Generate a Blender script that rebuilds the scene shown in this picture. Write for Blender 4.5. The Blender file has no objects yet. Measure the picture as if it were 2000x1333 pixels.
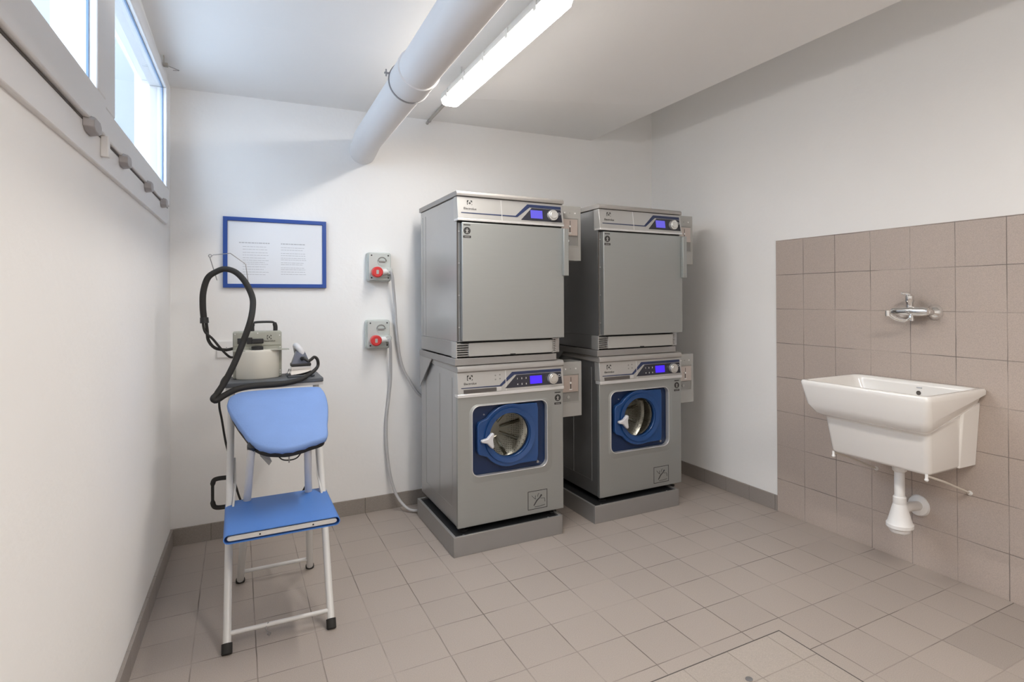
import bpy, bmesh, math, random
from mathutils import Vector, Matrix
random.seed(7)
PI = math.pi
sc = bpy.context.scene
COL = sc.collection

# ------------------------------------------------------------------ camera
H = 1.26203
_f, _cx, _cy = 1144.349, 1101.712, 576.525
_th, _pt, _rl = 0.50891, 0.00589, -0.00482
cd = bpy.data.cameras.new('camera'); cam = bpy.data.objects.new('camera', cd); COL.objects.link(cam)
cd.sensor_width = 36; cd.lens = _f / 2000 * 36
cd.shift_x = -(_cx - 1000) / 2000; cd.shift_y = -(666.5 - _cy) / 2000
cd.clip_start = 0.02
_s, _c = math.sin(_th), math.cos(_th)
R_ = Vector((_c, -_s, 0)); F_ = Vector((_s, _c, 0)); U_ = Vector((0, 0, 1))
F1 = F_ * math.cos(_pt) + U_ * math.sin(_pt); U1 = U_ * math.cos(_pt) - F_ * math.sin(_pt)
R2 = R_ * math.cos(_rl) + U1 * math.sin(_rl); U2 = U1 * math.cos(_rl) - R_ * math.sin(_rl)
cam.matrix_world = Matrix(((R2.x, U2.x, -F1.x, 0), (R2.y, U2.y, -F1.y, 0), (R2.z, U2.z, -F1.z, H), (0, 0, 0, 1)))
sc.camera = cam

# ------------------------------------------------------------------ world, exposure
LAMP_STRENGTH = 25.0
SKY_STRENGTH = 4.0
w = bpy.data.worlds.new('world'); sc.world = w; w.use_nodes = True
bg = w.node_tree.nodes['Background']
bg.inputs['Color'].default_value = (0.70, 0.84, 1.0, 1); bg.inputs['Strength'].default_value = SKY_STRENGTH
sc.view_settings.view_transform = 'Standard'; sc.view_settings.look = 'None'
sc.view_settings.gamma = 1; sc.view_settings.exposure = 1.07
sc.cycles.use_denoising = True
sc.cycles.max_bounces = 12; sc.cycles.diffuse_bounces = 8; sc.cycles.glossy_bounces = 5
sc.cycles.transparent_max_bounces = 12
sc.cycles.caustics_reflective = False; sc.cycles.caustics_refractive = False
sc.cycles.sample_clamp_indirect = 6.0

# ------------------------------------------------------------------ materials
def srgb(r, g, b):
    return tuple(((v / 255) / 12.92 if v / 255 <= .04045 else ((v / 255 + .055) / 1.055) ** 2.4) for v in (r, g, b)) + (1,)

def mat(name, col, rough=.5, metal=0., noise=0., nscale=30., bump=0., bscale=80., emis=None, spec=None, coat=0., aniso=None):
    m = bpy.data.materials.new(name); m.use_nodes = True
    nt = m.node_tree; b = nt.nodes['Principled BSDF']
    b.inputs['Base Color'].default_value = col
    b.inputs['Roughness'].default_value = rough; b.inputs['Metallic'].default_value = metal
    if spec is not None: b.inputs['Specular IOR Level'].default_value = spec
    if coat: b.inputs['Coat Weight'].default_value = coat; b.inputs['Coat Roughness'].default_value = .08
    if emis: b.inputs['Emission Color'].default_value = emis[0]; b.inputs['Emission Strength'].default_value = emis[1]
    tc = nt.nodes.new('ShaderNodeTexCoord')
    n = nt.nodes.new('ShaderNodeTexNoise'); n.inputs['Scale'].default_value = nscale; n.inputs['Detail'].default_value = 5
    nt.links.new(tc.outputs['Object'], n.inputs['Vector'])
    if aniso:
        mp = nt.nodes.new('ShaderNodeMapping'); mp.inputs['Scale'].default_value = aniso
        nt.links.new(tc.outputs['Object'], mp.inputs['Vector']); nt.links.new(mp.outputs['Vector'], n.inputs['Vector'])
    if noise:
        mx = nt.nodes.new('ShaderNodeMix'); mx.data_type = 'RGBA'
        mx.inputs['A'].default_value = tuple(c * (1 - noise) for c in col[:3]) + (1,)
        mx.inputs['B'].default_value = tuple(min(1, c * (1 + noise)) for c in col[:3]) + (1,)
        nt.links.new(n.outputs['Fac'], mx.inputs['Factor']); nt.links.new(mx.outputs['Result'], b.inputs['Base Color'])
    if bump:
        bn = nt.nodes.new('ShaderNodeTexNoise'); bn.inputs['Scale'].default_value = bscale; bn.inputs['Detail'].default_value = 6
        nt.links.new(tc.outputs['Object'], bn.inputs['Vector'])
        bp = nt.nodes.new('ShaderNodeBump'); bp.inputs['Strength'].default_value = bump; bp.inputs['Distance'].default_value = .004
        nt.links.new(bn.outputs['Fac'], bp.inputs['Height']); nt.links.new(bp.outputs['Normal'], b.inputs['Normal'])
    return m

M = {}
M['wall'] = mat('wall_paint', (.87, .87, .865, 1), .85, noise=.02, nscale=3, bump=.25, bscale=35)
M['ceil'] = mat('ceiling_paint', (.87, .87, .865, 1), .9, noise=.015, nscale=2, bump=.15, bscale=25)
M['outside'] = mat('outside_render', (.62, .64, .66, 1), .9, noise=.04, nscale=6)
M['outside_grey'] = mat('outside_grey_render', (.23, .24, .255, 1), .9, noise=.04, nscale=6)
M['white_frame'] = mat('white_lacquer', (.76, .75, .745, 1), .4, noise=.01, nscale=5)
M['groove'] = mat('dark_groove', (.10, .09, .085, 1), .8)
M['gasket'] = mat('blue_grey_gasket', (.18, .27, .42, 1), .5)
M['hinge'] = mat('grey_hinge_plastic', (.36, .34, .34, 1), .45)
M['steel'] = mat('satin_steel', (.42, .44, .435, 1), .46, .82, noise=.03, nscale=8, aniso=(1, 1, 40))
M['steel_side'] = mat('satin_steel_side', (.46, .47, .48, 1), .30, .85, noise=.03, nscale=6)
M['panel'] = mat('silver_panel', (.52, .52, .51, 1), .38, .55, noise=.02, nscale=10)
M['trim'] = mat('bright_silver_trim', (.72, .72, .72, 1), .28, .5)
M['lid'] = mat('grey_lid', (.36, .345, .33, 1), .45, .2, noise=.02)
M['plinth'] = mat('plinth_steel', (.36, .355, .35, 1), .42, .6, noise=.03, nscale=12)
M['dark'] = mat('dark_cavity', (.012, .013, .015, 1), .6)
M['black'] = mat('black_plastic', (.022, .022, .024, 1), .45)
M['rubber'] = mat('black_rubber', (.018, .017, .016, 1), .7, bump=.1)
M['glossblack'] = mat('display_panel_black', (.03, .032, .045, 1), .25)
M['navy'] = mat('navy_stripe', (.022, .036, .10, 1), .35)
M['blue_door'] = mat('blue_door_plastic', (.012, .062, .21, 1), .3, noise=.04, coat=.3)
M['blue_recess'] = mat('blue_recess_plastic', (.006, .024, .085, 1), .35)
M['screen'] = mat('lit_screen', (.02, .01, .3, 1), .3, emis=((.03, .008, .50, 1), 1.0))
M['screen_dim'] = mat('lit_screen_pale', (.03, .03, .15, 1), .3, emis=((.055, .045, .30, 1), 1.0))
M['knob'] = mat('silver_knob', (.72, .72, .70, 1), .25, .7)
M['handle_grey'] = mat('light_grey_plastic', (.62, .62, .64, 1), .35)
M['drum'] = mat('polished_drum_steel', (.80, .77, .70, 1), .28, .9, noise=.1, nscale=40, bump=.2, bscale=60)
M['ink'] = mat('dark_ink', (.03, .03, .03, 1), .6)
M['greyink'] = mat('grey_ink', (.46, .48, .52, 1), .8)
M['coin_body'] = mat('coin_box_grey', (.42, .42, .405, 1), .45, .2, noise=.02)
M['coin_plate'] = mat('brushed_coin_plate', (.56, .49, .45, 1), .32, .6, noise=.05, nscale=60)
M['recess_grey'] = mat('shaded_grey_recess', (.30, .30, .29, 1), .5, .2)
M['led'] = mat('clear_led', (.85, .85, .84, 1), .2)
M['ceramic'] = mat('white_ceramic', (.86, .85, .83, 1), .12, coat=.6, noise=.008, nscale=3)
M['chrome'] = mat('chrome', (.82, .82, .82, 1), .08, 1.)
M['whiteplastic'] = mat('white_plastic', (.80, .80, .80, 1), .35)
M['rodwhite'] = mat('painted_rod', (.66, .62, .56, 1), .5)
M['blueframe'] = mat('blue_picture_frame', (.010, .065, .32, 1), .35)
M['paper'] = mat('white_paper', (.76, .79, .84, 1), .5, coat=.3)
M['boxgrey'] = mat('pale_grey_box', (.50, .54, .52, 1), .45)
M['boxinner'] = mat('grey_green_box_face', (.54, .57, .55, 1), .4)
M['red'] = mat('red_plug', (.62, .035, .035, 1), .35)
M['cablegrey'] = mat('light_grey_cable', (.50, .50, .51, 1), .5)
M['pipe'] = mat('painted_pipe', (.76, .76, .77, 1), .45, noise=.015, nscale=6)
M['tube'] = mat('white_tube_metal', (.68, .68, .67, 1), .3)
M['cloth'] = mat('blue_board_cloth', (.20, .33, .66, 1), .8, noise=.05, nscale=12, bump=.25, bscale=120)
M['seatcloth'] = mat('blue_seat_vinyl', (.07, .21, .60, 1), .5, noise=.03, nscale=10)
M['tray'] = mat('dark_grey_tray', (.085, .095, .11, 1), .5, noise=.06, nscale=40)
M['boilerbody'] = mat('boiler_grey_green', (.40, .41, .36, 1), .45, .2)
M['tank'] = mat('cream_tank', (.66, .645, .58, 1), .35)
M['wire'] = mat('wire_metal', (.35, .35, .36, 1), .35, .8)
M['slate'] = mat('dark_slate_plastic', (.11, .12, .16, 1), .35)
M['green'] = mat('green_switch', (.02, .30, .22, 1), .35)
M['housing'] = mat('lamp_housing', (.62, .62, .60, 1), .45)
M['conduit'] = mat('grey_conduit', (.42, .40, .37, 1), .6)
M['lamp'] = mat('lit_diffuser', (.9, .9, .88, 1), .4, emis=((1.0, .94, .87, 1), LAMP_STRENGTH))
M['lamp2'] = mat('lit_diffuser_added_lamp', (.9, .9, .88, 1), .4, emis=((1.0, .94, .87, 1), LAMP_STRENGTH * 2.2))  # glow of the added lamp out of view, stronger than the visible lamp
M['lampside2'] = mat('lit_diffuser_added_lamp_side', (.9, .9, .88, 1), .4, emis=((1.0, .94, .87, 1), LAMP_STRENGTH * .5))  # weaker sides of the same added lamp
M['lampside'] = mat('lit_diffuser_side', (.9, .9, .88, 1), .4, emis=((1.0, .94, .87, 1), LAMP_STRENGTH * .3))

_nt = M['drum'].node_tree; _b = _nt.nodes['Principled BSDF']; _tc = _nt.nodes.new('ShaderNodeTexCoord')
_v = _nt.nodes.new('ShaderNodeTexVoronoi'); _v.inputs['Scale'].default_value = 95; _v.inputs['Randomness'].default_value = .15
_nt.links.new(_tc.outputs['Object'], _v.inputs['Vector'])
_r = _nt.nodes.new('ShaderNodeMapRange'); _r.inputs[1].default_value = .22; _r.inputs[2].default_value = .30; _nt.links.new(_v.outputs['Distance'], _r.inputs[0])
_m = _nt.nodes.new('ShaderNodeMix'); _m.data_type = 'RGBA'; _m.inputs['A'].default_value = (.05, .045, .04, 1); _m.inputs['B'].default_value = (.70, .67, .60, 1)
_nt.links.new(_r.outputs[0], _m.inputs['Factor']); _nt.links.new(_m.outputs['Result'], _b.inputs['Base Color'])
M['drum_plain'] = mat('polished_drum_back', (.72, .68, .60, 1), .22, .95, noise=.1, nscale=20)

def glass_mat(name, tint=(1, 1, 1, 1), fac=.06):
    m = bpy.data.materials.new(name); m.use_nodes = True; nt = m.node_tree
    nt.nodes.remove(nt.nodes['Principled BSDF']); out = nt.nodes['Material Output']
    t = nt.nodes.new('ShaderNodeBsdfTransparent'); t.inputs['Color'].default_value = tint
    g = nt.nodes.new('ShaderNodeBsdfGlossy'); g.inputs['Roughness'].default_value = .03
    fr = nt.nodes.new('ShaderNodeFresnel'); fr.inputs['IOR'].default_value = 1.25
    mx = nt.nodes.new('ShaderNodeMixShader')
    ge = nt.nodes.new('ShaderNodeNewGeometry'); om = nt.nodes.new('ShaderNodeMath'); om.operation = 'SUBTRACT'; om.inputs[0].default_value = 1
    nt.links.new(ge.outputs['Backfacing'], om.inputs[1]); mu = nt.nodes.new('ShaderNodeMath'); mu.operation = 'MULTIPLY'
    nt.links.new(fr.outputs[0], mu.inputs[0]); nt.links.new(om.outputs[0], mu.inputs[1])   # the pane reflects at its near face only
    nt.links.new(mu.outputs[0], mx.inputs[0]); nt.links.new(t.outputs[0], mx.inputs[1]); nt.links.new(g.outputs[0], mx.inputs[2])
    nt.links.new(mx.outputs[0], out.inputs['Surface'])
    return m
M['glass'] = glass_mat('window_glass', (.97, .985, 1, 1))
M['doorglass'] = glass_mat('washer_door_glass', (.82, .84, .84, 1))

def tile_mat(name, base, grout, axes, org, size, gw, dark=None, joint_only_x=False):
    """tiles on a grid in object space; axes = two of 'XYZ'"""
    m = bpy.data.materials.new(name); m.use_nodes = True; nt = m.node_tree; b = nt.nodes['Principled BSDF']
    L = nt.links.new
    tc = nt.nodes.new('ShaderNodeTexCoord'); sx = nt.nodes.new('ShaderNodeSeparateXYZ'); L(tc.outputs['Object'], sx.inputs[0])
    def math_(op, a, bb=None, c=None):
        n = nt.nodes.new('ShaderNodeMath'); n.operation = op
        for i, v in enumerate((a, bb, c)):
            if v is None: continue
            if isinstance(v, (int, float)): n.inputs[i].default_value = v
            else: L(v, n.inputs[i])
        return n.outputs[0]
    masks = []; ids = []
    # a little waviness so the joints are not ruler-straight
    nz = nt.nodes.new('ShaderNodeTexNoise'); nz.inputs['Scale'].default_value = 9; L(tc.outputs['Object'], nz.inputs['Vector'])
    wob = math_('MULTIPLY', math_('SUBTRACT', nz.outputs['Fac'], .5), .004)
    for ax, o in zip(axes, org):
        v = math_('DIVIDE', math_('SUBTRACT', math_('ADD', sx.outputs[ax], wob), o), size)
        fr = math_('FRACT', v); ids.append(math_('FLOOR', v))
        d = math_('MINIMUM', fr, math_('SUBTRACT', 1.0, fr))
        mr = nt.nodes.new('ShaderNodeMapRange'); mr.inputs[1].default_value = gw / size * .35; mr.inputs[2].default_value = gw / size
        mr.inputs[3].default_value = 1; mr.inputs[4].default_value = 0; mr.clamp = True
        L(d, mr.inputs[0]); masks.append(mr.outputs[0])
    g = math_('MAXIMUM', masks[0], masks[1])
    # joints fade in and out with dirt
    dn = nt.nodes.new('ShaderNodeTexNoise'); dn.inputs['Scale'].default_value = 3.2; dn.inputs['Detail'].default_value = 3; L(tc.outputs['Object'], dn.inputs['Vector'])
    dr = nt.nodes.new('ShaderNodeMapRange'); dr.inputs[1].default_value = .38; dr.inputs[2].default_value = .62; dr.inputs[3].default_value = .15; dr.inputs[4].default_value = 1
    L(dn.outputs['Fac'], dr.inputs[0]); g2 = math_('MULTIPLY', g, dr.outputs[0])
    # per tile tone
    cb = nt.nodes.new('ShaderNodeCombineXYZ'); L(ids[0], cb.inputs[0]); L(ids[1], cb.inputs[1])
    wn = nt.nodes.new('ShaderNodeTexWhiteNoise'); wn.noise_dimensions = '3D'; L(cb.outputs[0], wn.inputs['Vector'])
    tone = math_('ADD', math_('MULTIPLY', wn.outputs['Value'], .05), .975)
    sp = nt.nodes.new('ShaderNodeTexNoise'); sp.inputs['Scale'].default_value = 330; sp.inputs['Detail'].default_value = 2; L(tc.outputs['Object'], sp.inputs['Vector'])
    spk = math_('ADD', math_('MULTIPLY', math_('SUBTRACT', sp.outputs['Fac'], .5), .55), 1.0)
    sc2 = nt.nodes.new('ShaderNodeTexNoise'); sc2.inputs['Scale'].default_value = 1.7; sc2.inputs['Detail'].default_value = 3; L(tc.outputs['Object'], sc2.inputs['Vector'])
    blot = math_('ADD', math_('MULTIPLY', math_('SUBTRACT', sc2.outputs['Fac'], .5), .10), 1.0)
    tone = math_('MULTIPLY', math_('MULTIPLY', tone, spk), blot)
    if dark:   # one row of tiles, from a given column on, is toned darker
        (i0, j0, k) = dark
        mk = math_('MULTIPLY', math_('GREATER_THAN', ids[0], i0 - .5), math_('LESS_THAN', math_('ABSOLUTE', math_('SUBTRACT', ids[1], j0)), .5))
        tone = math_('MULTIPLY', tone, math_('SUBTRACT', 1.0, math_('MULTIPLY', mk, k)))
    vm = nt.nodes.new('ShaderNodeVectorMath'); vm.operation = 'SCALE'; vm.inputs[0].default_value = base[:3]; L(tone, vm.inputs['Scale'])
    mx = nt.nodes.new('ShaderNodeMix'); mx.data_type = 'RGBA'; L(g2, mx.inputs['Factor']); L(vm.outputs[0], mx.inputs['A']); mx.inputs['B'].default_value = grout
    L(mx.outputs['Result'], b.inputs['Base Color'])
    b.inputs['Roughness'].default_value = .48
    bp = nt.nodes.new('ShaderNodeBump'); bp.inputs['Strength'].default_value = .35; bp.inputs['Distance'].default_value = .002; bp.invert = True
    L(g, bp.inputs['Height']); L(bp.outputs[0], b.inputs['Normal'])
    return m
M['floor'] = tile_mat('floor_tiles', (.405, .355, .318, 1), (.13, .11, .095, 1), (0, 1), (.8586, 2.4124), .2, .0026, dark=(7, -7, .11))
M['hatchtile'] = tile_mat('hatch_tiles', (.42, .372, .33, 1), (.22, .19, .16, 1), (0, 1), (.8786, 2.3824), .2, .0026)
M['walltile'] = tile_mat('wall_tiles', (.47, .40, .355, 1), (.15, .13, .12, 1), (1, 2), (2.2261, 1.594), .2, .0024)
M['skirt'] = tile_mat('skirting_tiles', (.29, .26, .235, 1), (.07, .06, .055, 1), (0, 2), (.658, -1.7), .39, .0024)
M['skirt_side'] = tile_mat('skirting_tiles_side', (.30, .27, .25, 1), (.10, .09, .085, 1), (1, 2), (2.835, -1.7), .2, .0024)

# ------------------------------------------------------------------ mesh helpers
def bm_new(): return bmesh.new()

def obj(name, bm, m, parent=None, smooth=False, bevel=0, seg=2, kind=None, angle=35):
    me = bpy.data.meshes.new(name)
    bmesh.ops.recalc_face_normals(bm, faces=bm.faces[:])
    bm.to_mesh(me); bm.free()
    o = bpy.data.objects.new(name, me); COL.objects.link(o)
    mats = m if isinstance(m, (list, tuple)) else [m]
    for x in mats: me.materials.append(M[x])
    if smooth:
        for p in me.polygons: p.use_smooth = True
        try: me.set_sharp_from_angle(angle=math.radians(angle))
        except Exception: pass
    if bevel:
        b = o.modifiers.new('bevel', 'BEVEL'); b.width = bevel; b.segments = seg; b.limit_method = 'ANGLE'; b.angle_limit = math.radians(40)
        for p in me.polygons: p.use_smooth = True
        try: me.set_sharp_from_angle(angle=math.radians(50))
        except Exception: pass
    if parent is not None: o.parent = parent
    if kind: o['kind'] = kind
    return o

def thing(name, label, cat, loc=(0, 0, 0), group=None, rz=0):
    o = bpy.data.objects.new(name, None); COL.objects.link(o); o.location = loc; o.rotation_euler = (0, 0, rz)
    o.empty_display_size = .05
    o['label'] = label; o['category'] = cat
    if group: o['group'] = group
    return o
def tag(o, label, cat, group=None):
    o['label'] = label; o['category'] = cat
    if group: o['group'] = group
    return o

def box(bm, x0, y0, z0, x1, y1, z1, mi=0):
    vs = [bm.verts.new(p) for p in ((x0, y0, z0), (x1, y0, z0), (x1, y1, z0), (x0, y1, z0), (x0, y0, z1), (x1, y0, z1), (x1, y1, z1), (x0, y1, z1))]
    for f in ((0, 3, 2, 1), (4, 5, 6, 7), (0, 1, 5, 4), (1, 2, 6, 5), (2, 3, 7, 6), (3, 0, 4, 7)):
        fc = bm.faces.new([vs[i] for i in f]); fc.material_index = mi
    return vs

def frame_of(d):
    d = d.normalized(); a = Vector((0, 0, 1)) if abs(d.z) < .9 else Vector((1, 0, 0))
    u = d.cross(a).normalized(); return u, d.cross(u).normalized()

def tube(bm, pts, r, n=12, caps=True):
    """swept tube, parallel transported; r number or list"""
    P = [Vector(p) for p in pts]; rr = r if isinstance(r, (list, tuple)) else [r] * len(P)
    rings = []; u = None
    for i, p in enumerate(P):
        d = (P[min(i + 1, len(P) - 1)] - P[max(i - 1, 0)])
        if d.length < 1e-9: d = Vector((0, 0, 1))
        d.normalize()
        if u is None: u, v = frame_of(d)
        else:
            u = (u - d * u.dot(d)); u.normalize(); v = d.cross(u)
        rings.append([bm.verts.new(p + (u * math.cos(2 * PI * k / n) + v * math.sin(2 * PI * k / n)) * rr[i]) for k in range(n)])
    for a, b in zip(rings, rings[1:]):
        for k in range(n): bm.faces.new((a[k], a[(k + 1) % n], b[(k + 1) % n], b[k]))
    if caps: bm.faces.new(rings[0][::-1]); bm.faces.new(rings[-1])

def spline(pts, n=6):
    P = [Vector(p) for p in pts]; out = []
    for i in range(len(P) - 1):
        a, b, c, d = P[max(i - 1, 0)], P[i], P[i + 1], P[min(i + 2, len(P) - 1)]
        for k in range(n):
            t = k / n
            out.append(.5 * ((2 * b) + (c - a) * t + (2 * a - 5 * b + 4 * c - d) * t * t + (3 * b - a - 3 * c + d) * t ** 3))
    out.append(P[-1]); return out

def disc_y(bm, cx, cz, r, y0, y1, n=32, r2=None):
    """cylinder along y"""
    r2 = r if r2 is None else r2
    tube(bm, [(cx, y0, cz), (cx, y1, cz)], [r, r2], n)

def prism_y(bm, poly, y0, y1, mi=0):
    a = [bm.verts.new((x, y0, z)) for x, z in poly]; b = [bm.verts.new((x, y1, z)) for x, z in poly]
    n = len(poly)
    f = bm.faces.new(a); f.material_index = mi
    f = bm.faces.new(b[::-1]); f.material_index = mi
    for i in range(n):
        f = bm.faces.new((a[i], b[i], b[(i + 1) % n], a[(i + 1) % n])); f.material_index = mi

def ring_prism_y(bm, outer, inner, y0, y1, yi0=None):
    """plate with a hole; outer and inner loops of equal length. yi0: front y at the inner loop"""
    yi0 = y0 if yi0 is None else yi0; n = len(outer)
    o0 = [bm.verts.new((x, y0, z)) for x, z in outer]; o1 = [bm.verts.new((x, y1, z)) for x, z in outer]
    i0 = [bm.verts.new((x, yi0, z)) for x, z in inner]; i1 = [bm.verts.new((x, y1, z)) for x, z in inner]
    for k in range(n):
        j = (k + 1) % n
        bm.faces.new((o0[k], o0[j], i0[j], i0[k])); bm.faces.new((o1[j], o1[k], i1[k], i1[j]))
        bm.faces.new((o0[k], o1[k], o1[j], o0[j])); bm.faces.new((i0[j], i1[j], i1[k], i0[k]))

def rrect(x0, z0, x1, z1, r, n=8):
    pts = []
    for cx, cz, a in ((x1 - r, z1 - r, 0), (x0 + r, z1 - r, PI / 2), (x0 + r, z0 + r, PI), (x1 - r, z0 + r, 1.5 * PI)):
        for k in range(n + 1):
            t = a + PI / 2 * k / n; pts.append((cx + r * math.cos(t), cz + r * math.sin(t)))
    return pts

def text_mesh(s, size, depth=.0006, bold=False):
    cu = bpy.data.curves.new('lettering', 'FONT'); cu.body = s; cu.size = size; cu.align_x = 'CENTER'; cu.align_y = 'CENTER'; cu.extrude = depth / 2
    if bold: cu.offset = size * .02
    o = bpy.data.objects.new('lettering', cu); COL.objects.link(o)
    dg = bpy.context.evaluated_depsgraph_get(); me = bpy.data.meshes.new_from_object(o.evaluated_get(dg))
    bpy.data.objects.remove(o); bpy.data.curves.remove(cu)
    return me
def add_text(bm, s, size, cx, y, cz, bold=False):
    """text standing in the xz plane facing -y"""
    me = text_mesh(s, size, bold=bold); n0 = len(bm.verts); bm.from_mesh(me)
    bm.verts.ensure_lookup_table()
    for v in bm.verts[n0:]:
        x, z, d = v.co; v.co = (cx + x, y - d, cz + z)
    bpy.data.meshes.remove(me)

# ------------------------------------------------------------------ room shell
XR, YB, YF = 2.7945, 3.6117, -1.7
XE = 2.245
bm = bm_new(); box(bm, -.62, YF - .2, -.12, XR + .2, YB + .2, 0); obj('floor', bm, 'floor', kind='structure')
bm = bm_new(); box(bm, -.35, YB, -.12, XR + .2, YB + .2, 3.0); obj('wall_back', bm, 'wall', kind='structure')
bm = bm_new(); box(bm, XR, YF - .2, -.12, XR + .2, YB, 3.0); obj('wall_right', bm, 'wall', kind='structure')
bm = bm_new(); box(bm, -.62, YF - .2, -.12, XR, YF, 3.0); obj('wall_front', bm, 'wall', kind='structure')
# main ceiling slab, a little lower in the far left corner
bm = bm_new()
ys = [YB, 2.75, YF]; zl = [2.358, 2.410, 2.412]; zr = [2.408, 2.409, 2.409]
tl = [(-.30 - .0225 * (YB - y) - .02, y, z) for y, z in zip(ys, zl)]; tr = [(XE, y, z) for y, z in zip(ys, zr)]
A = [bm.verts.new(p) for p in tl]; B = [bm.verts.new(p) for p in tr]
A2 = [bm.verts.new((p[0], p[1], 2.80)) for p in tl]; B2 = [bm.verts.new((p[0], p[1], 2.80)) for p in tr]
for i in range(2):
    bm.faces.new((A[i], A[i + 1], B[i + 1], B[i])); bm.faces.new((A2[i], B2[i], B2[i + 1], A2[i + 1]))
    bm.faces.new((A[i], A2[i], A2[i + 1], A[i + 1])); bm.faces.new((B[i], B[i + 1], B2[i + 1], B2[i]))
bm.faces.new((A[0], B[0], B2[0], A2[0])); bm.faces.new((A[2], A2[2], B2[2], B[2]))
obj('ceiling', bm, 'ceil', kind='structure')
bm = bm_new(); box(bm, -.46, YF - .2, 2.80, XR + .2, YB + .2, 2.95); obj('ceiling_upper', bm, 'ceil', kind='structure')

# left wall frame: a = metres from the back corner towards the camera, o = offset into the room
WD = Vector((-.0225, -1, 0)).normalized(); WN = Vector((WD.y * -1, WD.x, 0)); W0 = Vector((-.300, YB, 0))
def wl(a, o, z): return W0 + WD * a + WN * o + Vector((0, 0, z))
def wbox(bm, a0, a1, o0, o1, z0, z1):
    P = [wl(a, o, z) for z in (z0, z1) for a, o in ((a0, o0), (a1, o0), (a1, o1), (a0, o1))]
    vs = [bm.verts.new(p) for p in P]
    for f in ((0, 3, 2, 1), (4, 5, 6, 7), (0, 1, 5, 4), (1, 2, 6, 5), (2, 3, 7, 6), (3, 0, 4, 7)): bm.faces.new([vs[i] for i in f])
WA0, WA1, WZ0, WZ1 = .205, 2.79, 1.66, 2.34
bm = bm_new()
wbox(bm, -.1, 5.5, -.12, 0, -.12, WZ0); wbox(bm, -.1, 5.5, -.12, 0, WZ1, 2.60)
wbox(bm, -.1, WA0, -.12, 0, WZ0, WZ1); wbox(bm, WA1, 5.5, -.12, 0, WZ0, WZ1)
obj('wall_left', bm, 'wall', kind='structure')
# fixed frame round both sashes
bm = bm_new()
wbox(bm, .203, WA1 + .02, -.09, .012, 1.628, 1.706)
wbox(bm, .203, WA1 + .02, -.09, .010, 2.305, 2.36)
wbox(bm, .203, .235, -.09, .010, 1.706, 2.305); wbox(bm, WA1 - .02, WA1 + .02, -.09, .010, 1.706, 2.305)
wbox(bm, 1.57, 1.63, -.09, .008, 1.706, 2.305)
obj('trim_1', bm, 'white_frame', kind='structure', bevel=.003)
bm = bm_new(); wbox(bm, .215, 2.79, -.05, .0128, 1.705, 1.711); obj('trim_2', bm, 'groove', kind='structure')
for nm, a0, a1, so, zb in (('window_1', 1.604, 2.765, .024, 1.811), ('window_2', .212, 1.600, .020, 1.795)):
    bm = bm_new(); z0, z1 = 1.712, 2.305; ft = 2.262
    far = a0 + .096; near = a1 - (.10 if nm == 'window_1' else .135)
    wbox(bm, a0, a1, -.05, so, z0, zb); wbox(bm, a0, a1, -.05, so, ft, z1)
    wbox(bm, a0, far, -.05, so, zb, ft); wbox(bm, near, a1, -.05, so, zb, ft)
    wroot = obj(nm, bm, 'white_frame', kind='structure', bevel=.004)
    bm = bm_new(); wbox(bm, far - .002, near + .002, -.004, .0, zb - .002, ft + .002); obj('glass_pane', bm, 'glass', wroot)
    bm = bm_new()
    wbox(bm, far, far + .004, .0, .005, zb, ft); wbox(bm, far, near, .0, .005, ft - .004, ft)
    wbox(bm, far, near, .0, .005, zb, zb + .003); obj('gasket', bm, 'gasket', wroot)
    for a, s in (((1.75, .05),) if nm == 'window_1' else ((1.325, .043), (.86, .038), (.43, .036))):
        bm = bm_new(); pr = [(-s, .02), (-s * .6, .036), (s * .6, .036), (s, .02), (s, -.006), (s * .55, -.018), (-s * .55, -.018), (-s, -.006)]
        A = [bm.verts.new(wl(a + u, .012, 1.695 + v * .8)) for u, v in pr]; B = [bm.verts.new(wl(a + u * .8, .034, 1.695 + v * .62)) for u, v in pr]
        bm.faces.new(A); bm.faces.new(B[::-1])
        for k in range(8): bm.faces.new((A[k], B[k], B[(k + 1) % 8], A[(k + 1) % 8]))
        obj('hinge_cap', bm, 'hinge', wroot, bevel=.002)
bm = bm_new(); wbox(bm, 1.588, 1.612, .012, .030, 1.655, 1.712); obj('sash_latch', bm, 'white_frame', bpy.data.objects['window_1'], bevel=.002)
# light well outside
bm = bm_new(); wbox(bm, -.9, 4.2, -1.6, -.12, 1.15, 1.25); obj('floor_outside', bm, 'outside', kind='structure')
bm = bm_new(); wbox(bm, -.9, 4.2, -1.7, -1.6, .2, 2.75); obj('wall_outside', bm, 'outside', kind='structure')
bm = bm_new(); wbox(bm, -1.0, -.9, -1.7, -.12, .2, 4.0); obj('wall_outside_far', bm, 'outside_grey', kind='structure')
# baseboards, tiled area
bm = bm_new(); box(bm, -.302, YB - .010, 0, XR - .001, YB, .088); obj('baseboard_back', bm, 'skirt', kind='structure', bevel=.001)
bm = bm_new(); box(bm, XR - .010, 2.418, 0, XR, YB - .010, .090); obj('baseboard_right', bm, 'skirt_side', kind='structure', bevel=.001)
bm = bm_new(); wbox(bm, .010, 5.2, 0, .012, 0, .086); obj('baseboard_left', bm, 'skirt_side', kind='structure', bevel=.001)
bm = bm_new(); box(bm, XR - .008, YF, 0, XR, 2.418, 1.597); obj('trim_3', bm, 'walltile', kind='structure', bevel=.0008)

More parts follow.
